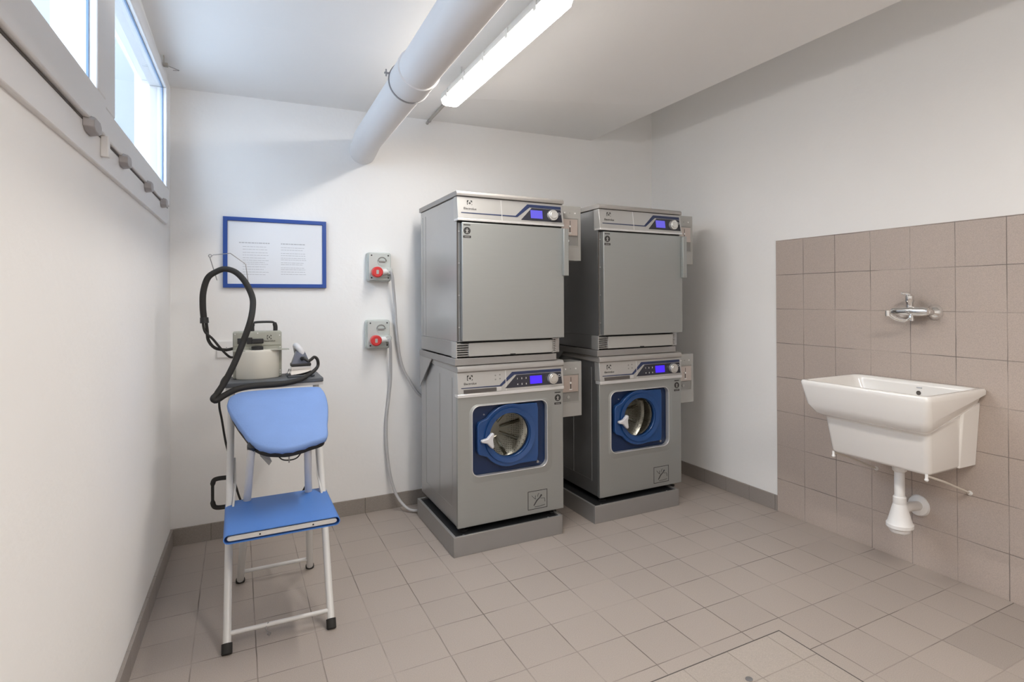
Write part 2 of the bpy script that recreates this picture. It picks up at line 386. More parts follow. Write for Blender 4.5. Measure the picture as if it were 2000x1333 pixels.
# floor access cover, flush with the tiles
t = thing('floor_access_cover', 'square tiled floor access cover with a thin dark metal edge, in front of the sink', 'floor hatch', (1.44, 1.2, 0))
bm = bm_new(); hx0, hx1, hy0, hy1 = -.351, .349, -.35, .35
for (a, b, c, d) in ((hx0, hy1 - .004, hx1, hy1), (hx0, hy0, hx1, hy0 + .004), (hx0, hy0 + .004, hx0 + .004, hy1 - .004), (hx1 - .004, hy0 + .004, hx1, hy1 - .004)):
    box(bm, a, b, .0002, c, d, .0022)
obj('edge_frame', bm, 'groove', t)
bm = bm_new(); box(bm, hx0 + .004, hy0 + .004, .0002, hx1 - .004, hy1 - .004, .0016); o = obj('tiled_lid', bm, 'hatchtile', t)
bm = bm_new(); tube(bm, [(.033, .200, .0016), (.033, .200, .004)], .012, 16); obj('lifting_screw', bm, 'wire', t)

# ------------------------------------------------------------------ machines (local: x 0..W to the right, y 0 front .. D, z from the floor)
W, D = .600, .665
def logo(bm, cx, cz, y, s=.017):
    for a, b in ((-s, -s), (s, -s), (s, s), (-s, s)):
        prism_y(bm, [(cx + a, cz + b), (cx + a * .25, cz + b), (cx + a * .62, cz + b * .62), (cx + a, cz + b * .25)], y - .0008, y)
    prism_y(bm, [(cx - s, cz - s), (cx - s * .8, cz - s), (cx - s * .8, cz + s), (cx - s, cz + s)], y - .0008, y)
    prism_y(bm, [(cx - s * .55, cz), (cx, cz - s * .22), (cx + s * .1, cz - s * .65), (cx + s * .28, cz - s * .2), (cx + s * .5, cz), (cx + s * .28, cz + s * .2), (cx + s * .1, cz + s * .65), (cx, cz + s * .22)], y - .0008, y)
def sticker(parent, cx, cz, y):
    bm = bm_new(); disc_y(bm, cx, cz, .0185, y, y - .0008, 28)
    for k in range(9): box(bm, cx - .018 + k * .004, y - .0008, cz + .026, cx - .018 + k * .004 + .003, y, cz + .032)
    box(bm, cx - .0205, y - .0008, cz - .036, cx + .0205, y, cz - .0245)
    s = obj('warning_sticker', bm, 'ink', parent)
    bm = bm_new(); yy = y - .0008
    disc_y(bm, cx, cz + .008, .003, yy, yy - .0005, 12)
    prism_y(bm, [(cx - .010, cz + .004), (cx + .010, cz + .004), (cx + .004, cz), (cx + .003, cz - .005), (cx + .007, cz - .013), (cx + .004, cz - .014), (cx, cz - .007), (cx - .004, cz - .014), (cx - .007, cz - .013), (cx - .003, cz - .005), (cx - .004, cz)], yy - .0005, yy)
    for k in range(6): box(bm, cx - .013 + k * .0045, yy - .0005, cz - .032, cx - .013 + k * .0045 + .003, yy, cz - .029)
    obj('sticker_figure', bm, 'coin_body', s)

def sloped_panel(bm, x0, x1, z0, z1, yb, yt, depth):
    """control panel: front leans back from y=yb at the bottom to yt at the top"""
    P = [(x0, yb, z0), (x1, yb, z0), (x1, depth, z0), (x0, depth, z0), (x0, yt, z1), (x1, yt, z1), (x1, depth, z1), (x0, depth, z1)]
    vs = [bm.verts.new(p) for p in P]
    for f in ((0, 3, 2, 1), (4, 5, 6, 7), (0, 1, 5, 4), (1, 2, 6, 5), (2, 3, 7, 6), (3, 0, 4, 7)): bm.faces.new([vs[i] for i in f])

def add_controls(parent, zc0, zc1, yb, yt, full):
    """navy stripe, black trapezoid display panel, screen, knob on the sloped panel between zc0 and zc1"""
    sl = (yt - yb) / (zc1 - zc0)
    yy = lambda z: yb + (z - zc0) * sl
    def plate(bm, poly, off0, off1):
        a = [bm.verts.new((x, yy(z) - off1, z)) for x, z in poly]; b = [bm.verts.new((x, yy(z) - off0, z)) for x, z in poly]
        bm.faces.new(a); bm.faces.new(b[::-1]); n = len(poly)
        for i in range(n): bm.faces.new((a[i], b[i], b[(i + 1) % n], a[(i + 1) % n]))
    hgt = zc1 - zc0
    xl = .262 if full else .352                       # foot of the slanted edge
    xt = xl + .055
    bm = bm_new()
    plate(bm, [(.018, zc0 + hgt * .30), (xl - .038, zc0 + hgt * .30), (xt - .020, zc0 + hgt * .88), (.588, zc0 + hgt * .88), (.588, zc0 + hgt * .74), (xt - .008, zc0 + hgt * .74), (xl - .028, zc0 + hgt * .245), (.018, zc0 + hgt * .265)], 0, .0012)
    obj('navy_stripe', bm, 'navy', parent)
    bm = bm_new(); plate(bm, [(xl - .008, zc0 + hgt * .13), (.590, zc0 + hgt * .13), (.586, zc0 + hgt * .72), (xt + .004, zc0 + hgt * .72)], 0, .0016)
    dp = obj('display_panel', bm, 'glossblack', parent)
    bm = bm_new(); x0, x1 = (.398, .468) if full else (.402, .472)
    z0, z1 = zc0 + hgt * .24, zc0 + hgt * .62
    plate(bm, [(x0, z0), (x1, z0), (x1, z1), (x0, z1)], .0016, .0028); obj('screen', bm, 'screen' if full else 'screen_dim', dp)
    if full:
        for i, cx in enumerate((.325, .350, .375)):
            for j, cz in enumerate((zc0 + hgt * .54, zc0 + hgt * .27)):
                bm = bm_new(); add_text(bm, str(i + 1 + 3 * j), .012, cx, yy(cz) - .002, cz, True); obj('button_digit', bm, 'led', dp)
        bm = bm_new()
        for (cx, cz) in ((.203, .868), (.203, .848), (.228, .870), (.228, .850)): prism_y(bm, [(cx + .004 * math.cos(k * PI / 4), cz + .004 * math.sin(k * PI / 4)) for k in range(8)], yy(cz) - .0012, yy(cz))
        obj('drawer_symbols', bm, 'recess_grey', parent)
    bm = bm_new(); kc = zc0 + hgt * .43; ky = yy(kc)
    disc_y(bm, .530, kc, .030, ky - .001, ky - .022, 36, .028); disc_y(bm, .530, kc, .020, ky - .022, ky - .026, 36, .019)
    obj('selector_knob', bm, 'knob', parent, smooth=True, bevel=.0015)
    bm = bm_new(); ring_prism_y(bm, rrect(.567, kc + .006, .584, kc + .018, .003, 3), rrect(.569, kc + .008, .582, kc + .016, .002, 3), yy(kc + .012) - .0024, yy(kc + .012) - .0014)
    obj('start_symbol', bm, 'handle_grey', dp)
    bm = bm_new(); logo(bm, .065, zc0 + hgt * .72, yy(zc0 + hgt * .72) - .0004, .0135 if not full else .0145)
    add_text(bm, 'Electrolux', .0165, .066, yy(zc0 + hgt * .44) - .0008, zc0 + hgt * .47)
    obj('logo', bm, 'ink', parent)
    bm = bm_new(); a = .235 if not full else .258
    plate(bm, [(a, zc0 + .002), (a + .004, zc0 + .002), (a + .004, zc1 - .003), (a, zc1 - .003)], .0, .0014); obj('panel_joint', bm, 'trim', parent)

def washer(root):
    # carcass
    bm = bm_new()
    box(bm, .004, .020, .118, .018, D, .905); box(bm, W - .018, .020, .118, W - .004, D, .905)
    box(bm, .018, D - .012, .118, W - .018, D, .905); box(bm, .018, .02, .118, W - .018, D - .012, .130)
    body = obj('cabinet', bm, 'steel_side', root, bevel=.003)
    bm = bm_new()     # side pressings
    for s, xx in ((-1, .004), (1, W - .004)):
        for y0, y1 in ((.09, .096), (.30, .306), (.56, .566)):
            box(bm, min(xx, xx + s * .0012), y0, .20, max(xx, xx + s * .0012), y1, .86)
        box(bm, min(xx, xx + s * .0012), .09, .195, max(xx, xx + s * .0012), .566, .201)
    obj('side_pressing', bm, 'steel_side', body)
    # front plate with rounded-square opening
    inner = rrect(.078, .364, .500, .718, .038, 8)
    def snap_outer(x0, z0, x1, z1):
        out = []; m = (len(inner)) // 4
        for q, (cx, cz) in enumerate(((x1, z1), (x0, z1), (x0, z0), (x1, z0))):
            for k in range(m):
                ix, iz = inner[q * m + k]; h = (m - 1) / 2
                if q in (0, 2): pt = (cx, iz) if k < h else ((ix, cz) if k > h else (cx, cz))
                else: pt = (ix, cz) if k < h else ((cx, iz) if k > h else (cx, cz))
                out.append(pt)
        return out
    bm = bm_new(); ring_prism_y(bm, snap_outer(0, .118, W, .772), inner, .0, .022)
    obj('front_plate', bm, 'steel', root, bevel=.002)
    bm = bm_new(); ring_prism_y(bm, rrect(.058, .322, .540, .730, .048), rrect(.078, .364, .500, .718, .038), -.0005, .030, -.004)
    for v in bm.verts:
        if abs(v.co.y + .0005) < 1e-6: v.co.y = .001
    # raised rounded surround: mid ridge
    o = obj('door_surround', bm, 'steel', root, bevel=.003)
    bm = bm_new(); ring_prism_y(bm, rrect(.0745, .3605, .5035, .7215, .041), rrect(.0785, .3645, .4995, .7175, .038), -.0055, .026, -.0055); obj('surround_lip', bm, 'trim', o, bevel=.0015)
    bm = bm_new()    # recess floor with round opening
    N = 48; cx, cz, rg = .286, .553, .112
    circ = [(cx + rg * math.cos(2 * PI * k / N), cz + rg * math.sin(2 * PI * k / N)) for k in range(N)]
    sq = []
    for k in range(N):
        t = 2 * PI * k / N; c, s = math.cos(t), math.sin(t)
        sx = (.505 - cx) / c if c > 1e-6 else ((.073 - cx) / c if c < -1e-6 else 1e9); sz = (.722 - cz) / s if s > 1e-6 else ((.360 - cz) / s if s < -1e-6 else 1e9)
        d = min(sx, sz); sq.append((cx + c * d, cz + s * d))
    for (X, Z) in ((.505, .722), (.073, .722), (.073, .360), (.505, .360)):
        i = min(range(N), key=lambda k: (sq[k][0] - X) ** 2 + (sq[k][1] - Z) ** 2); sq[i] = (X, Z)
    ring_prism_y(bm, sq, circ, .028, .034); obj('door_recess', bm, 'blue_recess', root, smooth=True)
    # door: ring with hinge block on the right and tab on the left
    outer = []
    for k in range(N):
        t = 2 * PI * k / N; c, s = math.cos(t), math.sin(t); r = .162
        x, z = cx + r * c, cz + r * s
        if c > 0.35:      # squared hinge side
            d = min((.447 - cx) / max(c, 1e-6), .155 / max(abs(s), 1e-6)); x, z = cx + c * min(d, .225), cz + s * min(d, .225)
        if c < -.90: x = .105
        elif c < -.80: x = .112
        outer.append((x, z))
    bm = bm_new(); ring_prism_y(bm, outer, circ, -.004, .026, .006)
    door = obj('door', bm, 'blue_door', root, smooth=True, bevel=.004)
    bm = bm_new(); ring_prism_y(bm, [(cx + (rg + .03) * math.cos(2 * PI * k / N), cz + (rg + .03) * math.sin(2 * PI * k / N)) for k in range(N)], [(cx + (rg + .004) * math.cos(2 * PI * k / N), cz + (rg + .004) * math.sin(2 * PI * k / N)) for k in range(N)], -.0075, -.002, -.001)
    obj('door_rim', bm, 'blue_door', door, smooth=True)
    bm = bm_new()    # bowl glass
    rings = []
    for r, y in ((rg + .002, .004), (rg * .96, .03), (rg * .86, .06), (rg * .62, .085), (rg * .3, .096)):
        rings.append([bm.verts.new((cx + r * math.cos(2 * PI * k / N), y, cz + r * math.sin(2 * PI * k / N))) for k in range(N)])
    for a, b in zip(rings, rings[1:]):
        for k in range(N): bm.faces.new((a[k], a[(k + 1) % N], b[(k + 1) % N], b[k]))
    bm.faces.new(rings[-1]); obj('door_glass', bm, 'doorglass', door, smooth=True)
    bm = bm_new()    # handle, a three-pointed star
    P = [(.118, -.004), (.118, .008), (.150, .014), (.166, .030), (.176, .040), (.186, .034), (.180, .004), (.186, -.034), (.176, -.042), (.160, -.026), (.148, -.012)]
    prism_y(bm, [(x, .541 + z) for x, z in P], -.030, -.006); obj('door_handle', bm, 'handle_grey', door, bevel=.005, seg=3)
    bm = bm_new(); disc_y(bm, .455, .386, .007, .028, .020, 16); disc_y(bm, .150, .668, .004, .028, .024, 12); obj('recess_screw', bm, 'wire', root, smooth=True)
    # drum
    bm = bm_new(); rings = []
    for r, y in ((.118, .036), (.120, .06), (.150, .072), (.20, .09), (.21, .24), (.18, .262), (.05, .270)):
        rings.append([bm.verts.new((cx + r * math.cos(2 * PI * k / N), y, cz - .02 * (r > .15) + r * math.sin(2 * PI * k / N))) for k in range(N)])
    for a, b in zip(rings, rings[1:]):
        for k in range(N): bm.faces.new((a[k], b[k], b[(k + 1) % N], a[(k + 1) % N]))
    bm.faces.new(rings[-1][::-1]); drum = obj('drum', bm, 'drum', root, smooth=True)
    for j in range(3):
        t0 = .6 + j * 2 * PI / 3; bm = bm_new()
        c, s = math.cos(t0), math.sin(t0); u = Vector((c, 0, s)); v = Vector((-s, 0, c)); ctr = Vector((cx, 0, cz - .02))
        A = []
        for y in (.10, .235):
            A.append([bm.verts.new(ctr + u * rr + v * vv + Vector((0, y, 0))) for rr, vv in ((.211, -.026), (.165, -.012), (.150, 0), (.165, .012), (.211, .026))])
        for k in range(4): bm.faces.new((A[0][k], A[0][k + 1], A[1][k + 1], A[1][k]))
        bm.faces.new(A[0]); bm.faces.new(A[1][::-1]); obj('drum_lifter', bm, 'drum_plain', drum, smooth=True)
    bm = bm_new()
    for k in range(10):
        t = k * 2 * PI / 10 + .2; c, s = math.cos(t), math.sin(t)
        tube(bm, [(cx + .05 * c, .266, cz - .02 + .05 * s), (cx + .12 * c, .262, cz - .02 + .12 * s), (cx + .17 * c, .256, cz - .02 + .17 * s)], .009, 8)
    obj('drum_rib', bm, 'drum_plain', drum, smooth=True)
    # control panel, trim, lid
    bm = bm_new(); sloped_panel(bm, 0, W, .785, .893, -.010, .002, .05); obj('control_panel', bm, 'panel', root, bevel=.002)
    bm = bm_new(); sloped_panel(bm, -.001, W + .001, .768, .786, -.013, -.011, .04); obj('silver_strip', bm, 'trim', root, bevel=.003)
    add_controls(root, .785, .893, -.010, .002, True)
    bm = bm_new(); box(bm, .030, -.0125, .7895, .205, -.004, .8075); dr = obj('drawer_grip', bm, 'groove', root)
    bm = bm_new(); box(bm, .205, -.0128, .7895, .232, -.0065, .8075); obj('drawer_latch', bm, 'trim', root, bevel=.001)
    bm = bm_new()    # lid with rounded front lip
    prof = [(-.004, .893), (-.010, .898), (-.010, .912), (-.004, .922), (.010, .927), (D, .927), (D, .905), (.02, .893)]
    a = [bm.verts.new((-.002, y, z)) for y, z in prof]; b = [bm.verts.new((W + .002, y, z)) for y, z in prof]
    bm.faces.new(a); bm.faces.new(b[::-1])
    for k in range(8): bm.faces.new((a[k], b[k], b[(k + 1) % 8], a[(k + 1) % 8]))
    obj('lid', bm, 'lid', root, bevel=.002)
    # service plate
    bm = bm_new(); X0, X1, Z0, Z1 = .385, .500, .142, .240
    ring_prism_y(bm, [(X0, Z0), (X1, Z0), (X1, Z1), (X0, Z1)], [(X0 + .003, Z0 + .003), (X1 - .003, Z0 + .003), (X1 - .003, Z1 - .003), (X0 + .003, Z1 - .003)], -.0008, .0)
    sp = obj('service_flap', bm, 'ink', root)
    bm = bm_new()
    yq = -.0006
    tube(bm, [(.420, yq, .162), (.437, yq, .186), (.455, yq, .200), (.466, yq, .214)], [.0022, .003, .0025, .0042], 8)
    for pts in ([(.428, yq, .196), (.418, yq, .205), (.408, yq, .216)], [(.430, yq, .194), (.429, yq, .205), (.430, yq, .214)], [(.442, yq, .206), (.446, yq, .220), (.452, yq, .222)],
                [(.460, yq, .196), (.484, yq, .193), (.486, yq, .174)], [(.425, yq, .154), (.455, yq, .154), (.486, yq, .158)]):
        tube(bm, pts, .0012, 6)
    obj('flap_symbol', bm, 'ink', sp)
    sticker(root, .567, .722, 0)
    for fx, fy in ((.045, .045), (W - .045, .045), (.045, D - .05), (W - .045, D - .05)):
        bm = bm_new(); tube(bm, [(fx, fy, .0905), (fx, fy, .097), (fx, fy, .098), (fx, fy, .118)], [.022, .022, .008, .008], 16)
        obj('foot', bm, 'black', root, smooth=True)

def dryer(root):
    Z0, Z1 = .966, 1.803
    bm = bm_new(); box(bm, .004, .012, 1.046, W - .004, D, 1.775); box(bm, .004, .030, Z0, W - .004, D, 1.046)
    body = obj('cabinet', bm, 'steel_side', root, bevel=.003)
    bm = bm_new()
    for s, xx in ((-1, .004), (1, W - .004)):
        for y0, y1 in ((.56, .564), (.62, .624)):
            box(bm, min(xx, xx + s * .0012), y0, 1.05, max(xx, xx + s * .0012), y1, 1.74)
    obj('side_pressing', bm, 'steel_side', body)
    bm = bm_new(); box(bm, .003, .006, 1.050, .010, .0115, 1.648); box(bm, W - .010, .006, 1.050, W - .003, .0115, 1.648); obj('door_gap', bm, 'groove', root)
    bm = bm_new(); box(bm, .020, -.022, 1.050, W - .002, .010, 1.644); d = obj('door', bm, 'steel', root, bevel=.003, seg=3)
    bm = bm_new(); box(bm, .585, -.046, 1.385, .615, -.022, 1.640); obj('door_handle', bm, 'steel', d, bevel=.002)
    bm = bm_new()
    for k in range(4): tube(bm, [(-.001 + .013, .006, 1.12 + k * .16), (-.001 + .013, .0, 1.12 + k * .16)], .003, 12)
    obj('hinge_screw', bm, 'trim', root, smooth=True)
    bm = bm_new(); box(bm, .003, .004, 1.644, W - .003, .011, 1.654); obj('shadow_gap', bm, 'dark', root)
    bm = bm_new(); sloped_panel(bm, 0, W, 1.655, 1.775, -.020, -.002, .05); obj('control_panel', bm, 'panel', root, bevel=.002)
    bm = bm_new(); sloped_panel(bm, -.001, W + .001, 1.652, 1.664, -.0225, -.021, .04); obj('silver_strip', bm, 'trim', root, bevel=.002)
    add_controls(root, 1.660, 1.775, -.0195, -.002, False)
    bm = bm_new(); prof = [(-.012, 1.777), (-.014, 1.790), (-.006, 1.801), (.004, 1.803), (D + .01, 1.803), (D + .01, 1.777)]
    a = [bm.verts.new((-.004, y, z)) for y, z in prof]; b = [bm.verts.new((W + .004, y, z)) for y, z in prof]
    bm.faces.new(a); bm.faces.new(b[::-1])
    for k in range(6): bm.faces.new((a[k], b[k], b[(k + 1) % 6], a[(k + 1) % 6]))
    obj('lid', bm, 'lid', root, bevel=.002)
    # vent base: louvres and drawer front
    bm = bm_new(); box(bm, -.004, .002, Z0, .000, .075, 1.046); box(bm, W - .060, .004, Z0, W - .056, .05, 1.046); box(bm, .0, .022, Z0, W - .056, .029, 1.046); obj('vent_cheek', bm, 'panel', root)
    for k in range(6):
        for xa, xb in ((.000, .062), (.536, .560)):
            bm = bm_new(); z = .974 + k * .0115; P = [(xa, .0, z), (xb, .0, z), (xb, .020, z + .006), (xa, .020, z + .006)]
            v = [bm.verts.new(p) for p in P] + [bm.verts.new((p[0], p[1], p[2] + .003)) for p in P]
            for f in ((0, 3, 2, 1), (4, 5, 6, 7), (0, 1, 5, 4), (1, 2, 6, 5), (2, 3, 7, 6), (3, 0, 4, 7)): bm.faces.new([v[i] for i in f])
            obj('louvre', bm, 'panel', root)
    bm = bm_new(); box(bm, -.0, .0212, Z0, W - .06, .0216, 1.046); obj('vent_void', bm, 'dark', root)
    bm = bm_new(); prism_y(bm, rrect(.058, .972, .534, 1.040, .006, 4), -.006, .012); dd = obj('filter_drawer', bm, 'coin_body', root, bevel=.002)
    bm = bm_new(); box(bm, .285, -.0068, .9712, .315, -.004, .977); obj('drawer_notch', bm, 'ink', dd)
    sticker(root, .046, 1.602, -.022)

def stack_frame(root):
    bm = bm_new(); box(bm, -.012, .0, .929, W - .040, .012, .964); box(bm, -.012, .012, .929, -.006, D - .02, .964)
    box(bm, W - .046, .012, .929, W - .040, D - .02, .964); box(bm, -.006, D - .032, .929, W - .046, D - .02, .964)
    obj('rail_frame', bm, 'plinth', root, bevel=.0015)
    bm = bm_new(); A = [(-.012, .40, .929), (-.012, D - .02, .929), (-.012, D - .02, .745)]; B = [(x + .004, y, z) for x, y, z in A]
    a = [bm.verts.new(p) for p in A]; b = [bm.verts.new(p) for p in B]
    bm.faces.new(a); bm.faces.new(b[::-1])
    for k in range(3): bm.faces.new((a[k], b[k], b[(k + 1) % 3], a[(k + 1) % 3]))
    obj('side_bracket', bm, 'steel_side', root)

def plinth(root):
    PW, PD, h = .604, .66, .098
    bm = bm_new(); ring = [(0, 0), (PW, 0), (PW, PD), (0, PD)]; t = .014
    for (x0, y0, x1, y1) in ((0, 0, PW, t), (0, PD - t, PW, PD), (0, t, t, PD - t), (PW - t, t, PW, PD - t)):
        box(bm, x0, y0, 0, x1, y1, h)
    obj('side_panel', bm, 'plinth', root, bevel=.0012)
    bm = bm_new(); box(bm, t, t, .078, PW - t, PD - t, .088); obj('deck', bm, 'dark', root)
    bm = bm_new()
    for x, y in ((.06, .03), (PW - .07, .03)): tube(bm, [(x, y, .088), (x, y, .092)], .006, 10)
    obj('deck_bolt', bm, 'wire', root, smooth=True)

def coin_box(root, key):
    """x 0 at machine side, width .178, front y=0, z from 0 to .31"""
    bw, bh = .178, .312
    bm = bm_new(); box(bm, 0, 0, 0, bw, .13, bh)
    body = obj('housing', bm, 'coin_body', root, bevel=.002)
    bm = bm_new(); ring_prism_y(bm, [(.02, .080), (.160, .080), (.160, .245), (.02, .245)], [(.024, .084), (.156, .084), (.156, .241), (.024, .241)], -.003, .0); obj('front_frame', bm, 'coin_body', root)
    bm = bm_new(); box(bm, .026, -.001, .086, .154, .0, .138); lk = obj('cash_door', bm, 'recess_grey', root)
    bm = bm_new(); disc_y(bm, .088, .112, .0095, -.001, -.007, 20, .0085); box(bm, .0868, -.0078, .106, .0892, -.007, .118); obj('lock', bm, 'chrome' if key else 'coin_body', lk, smooth=True)
    bm = bm_new(); box(bm, .030, -.012, .142, .150, .0, .236); pl = obj('coin_plate', bm, 'coin_plate', root, bevel=.0015)
    bm = bm_new(); box(bm, .099, -.0128, .196, .1015, -.012, .226); box(bm, .0965, -.0128, .160, .1015, -.012, .190); obj('coin_slot', bm, 'dark', pl)
    bm = bm_new(); disc_y(bm, .097, .194, .006, -.012, -.016, 14); obj('reject_button', bm, 'led', pl, smooth=True)
    bm = bm_new(); box(bm, .089, -.015, .154, .107, -.012, .159); obj('return_flap', bm, 'led', pl)
    for x in (.070, .138):
        bm = bm_new(); disc_y(bm, x, .272, .0045, .0, -.004, 14); obj('indicator_light', bm, 'led', root, smooth=True)
    bm = bm_new(); disc_y(bm, .104, .272, .003, .0, -.002, 12); obj('screw', bm, 'recess_grey', root)

LOC = (('left', .954, 2.803), ('right', 1.805, 2.828))
for side, x0, y0 in LOC:
    near = side == 'left'
    g = thing('washing_machine', 'grey steel washing machine at the bottom of the left stack, nearest the power sockets' if near else 'grey steel washing machine at the bottom of the right stack beside the white wall', 'washing machine', (x0, y0, 0), 'washing machines under the dryers')
    washer(g)
    g = thing('tumble_dryer', 'grey steel tumble dryer on top of the left stack, plain square door' if near else 'grey steel tumble dryer on top of the right stack, plain square door', 'tumble dryer', (x0, y0, 0), 'tumble dryers stacked on the washers')
    dryer(g)
    g = thing('stacking_frame', 'grey metal stacking frame between left washer and left dryer' if near else 'grey metal stacking frame between right washer and right dryer', 'stacking frame', (x0, y0, 0), 'stacking frames between machines')
    stack_frame(g)
    g = thing('machine_plinth', 'low grey steel plinth on the floor under the left washing machine' if near else 'low grey steel plinth on the floor under the right washing machine', 'plinth', (.918, 2.757, 0) if near else (1.741, 2.780, 0), 'plinths under the washers')
    plinth(g)
    for up in (1, 0):
        g = thing('coin_box', 'grey coin box on the right side of the %s %s, silver coin plate' % (side, 'dryer' if up else 'washing machine'), 'coin box', (x0 + W + .0015, 2.905 if near else 2.915, 1.478 if up else .588), 'coin boxes on the machines')
        coin_box(g, up == 1)

# ------------------------------------------------------------------ sink, trap, faucet
t = thing('utility_sink', 'deep white ceramic utility sink hung on the grey tiled wall', 'sink', (2.786, 1.595, 0))
XW = .0
def rr_xy(x0, x1, y0, y1, r, z, n=5, zf=None):
    pts = []
    for cx, cy, a in ((x1 - r, y1 - r, 0), (x0 + r, y1 - r, PI / 2), (x0 + r, y0 + r, PI), (x1 - r, y0 + r, 1.5 * PI)):
        for k in range(n + 1):
            q = a + PI / 2 * k / n; x = cx + r * math.cos(q); y = cy + r * math.sin(q)
            pts.append((x, y, z if zf is None else zf(x)))
    return pts
def loft(bm, rings, close_last=True, close_first=False):
    R = [[bm.verts.new(p) for p in r] for r in rings]; n = len(R[0])
    for a, b in zip(R, R[1:]):
        for k in range(n): bm.faces.new((a[k], a[(k + 1) % n], b[(k + 1) % n], b[k]))
    if close_last: bm.faces.new(R[-1][::-1])
    if close_first: bm.faces.new(R[0])
fr = -.448
apron = lambda x: .688 + (x - fr) / (-fr) * .105       # apron underside rises to the wall
rings = [
    rr_xy(-.325, -.075, -.195, .175, .05, .600), rr_xy(-.340, -.060, -.210, .190, .05, .62), rr_xy(-.352, -.056, -.220, .206, .05, .70),
    rr_xy(-.420, -.052, -.266, .272, .035, .850), rr_xy(-.424, -.048, -.270, .276, .035, .864), rr_xy(-.430, -.040, -.277, .283, .03, .870),
    rr_xy(fr + .004, -.004, -.292, .298, .022, .870), rr_xy(fr, 0, -.297, .302, .022, .862),
    rr_xy(fr + .004, 0, -.296, .300, .022, .84, zf=lambda x: .845),
    rr_xy(fr + .022, 0, -.286, .288, .03, 0, zf=lambda x: apron(x) + .065),
    rr_xy(fr + .045, 0, -.270, .268, .035, 0, zf=lambda x: apron(x) + .022),
    rr_xy(fr + .066, 0, -.256, .250, .035, 0, zf=lambda x: apron(x) + .004),
    rr_xy(fr + .082, 0, -.248, .238, .030, 0, zf=lambda x: apron(x) - .004),
    rr_xy(fr + .090, 0, -.246, .234, .026, 0, zf=lambda x: apron(x) - .020),
    rr_xy(fr + .108, 0, -.238, .216, .026, .545), rr_xy(fr + .118, 0, -.230, .208, .024, .533)]
bm = bm_new(); loft(bm, rings, True, True)
basin = obj('basin', bm, 'ceramic', t, smooth=True, angle=75)
bm = bm_new()   # moulded rib down each end of the bowl
for sgn, yo in ((-1, -.246), (1, .236)):
    yb = -.230 if sgn < 0 else .208
    top = [bm.verts.new((-.130, yo - sgn * .006, .770)), bm.verts.new((-.118, yo + sgn * .012, .772)), bm.verts.new((0, yo + sgn * .020, .806)), bm.verts.new((0, yo - sgn * .006, .806))]
    bot = [bm.verts.new((-.130, yb - sgn * .010, .536)), bm.verts.new((-.118, yb + sgn * .010, .531)), bm.verts.new((0, yb + sgn * .016, .531)), bm.verts.new((0, yb - sgn * .012, .536))]
    bm.faces.new(top); bm.faces.new(bot[::-1])
    for k in range(4): bm.faces.new((top[k], bot[k], bot[(k + 1) % 4], top[(k + 1) % 4]))
obj('end_rib', bm, 'ceramic', t, bevel=.005, seg=3)
bm = bm_new(); tube(bm, [(-.0485, -.035, .820), (-.056, -.035, .820)], .010, 16); obj('overflow_hole', bm, 'groove', t)
bm = bm_new(); box(bm, -.0555, -.050, .842, -.0525, -.026, .846); obj('maker_mark', bm, 'greyink', basin)
for yo in (-.222, .205):
    bm = bm_new(); tube(bm, [(-.325, yo, .528), (-.2, yo, .485), (.0, yo, .405)], .0045, 10)
    rod = obj('support_rod', bm, 'rodwhite', t, smooth=True)
    bm = bm_new(); tube(bm, [(-.330, yo, .536), (-.330, yo, .520), (-.330, yo, .514), (-.330, yo, .508)], [.006, .006, .009, .006], 12)
    tube(bm, [(-.012, yo, .410), (.0, yo, .405)], [.007, .011], 12); obj('rod_nut', bm, 'whiteplastic', rod, smooth=True)

t = thing('sink_trap', 'white plastic bottle trap and waste pipe under the sink', 'drain trap', (2.555, 1.545, 0))
bm = bm_new(); tube(bm, [(0, 0, .535), (0, 0, .495)], .029, 24); tube(bm, [(0, 0, .495), (0, 0, .490)], [.029, .023], 24); obj('top_nut', bm, 'whiteplastic', t, smooth=True)
bm = bm_new(); tube(bm, [(0, 0, .495), (0, 0, .36)], .021, 24); obj('tail_pipe', bm, 'whiteplastic', t, smooth=True)
bm = bm_new(); tube(bm, [(0, 0, .382), (0, 0, .378), (0, 0, .345), (0, 0, .340)], [.024, .027, .027, .024], 24); obj('coupling_nut', bm, 'whiteplastic', t, smooth=True)
bm = bm_new(); tube(bm, [(0, 0, .352), (0, 0, .340), (0, 0, .300), (0, 0, .268), (0, 0, .262), (0, 0, .248), (0, 0, .244)], [.026, .030, .041, .050, .055, .055, .050], 32); obj('bottle', bm, 'whiteplastic', t, smooth=True)
bm = bm_new(); tube(bm, [(0, 0, .246), (0, 0, .232), (0, 0, .226), (0, 0, .222)], [.046, .044, .040, .034], 32); obj('bottle_cap', bm, 'whiteplastic', t, smooth=True)
bm = bm_new(); tube(bm, [(.0, 0, .318), (.10, .02, .310), (.232, .045, .285)], [.020, .021, .021], 20); obj('outlet_pipe', bm, 'whiteplastic', t, smooth=True)
bm = bm_new(); tube(bm, [(.205, .042, .290), (.216, .044, .288), (.230, .046, .286)], [.024, .044, .050], 32); obj('wall_flange', bm, 'whiteplastic', t, smooth=True)

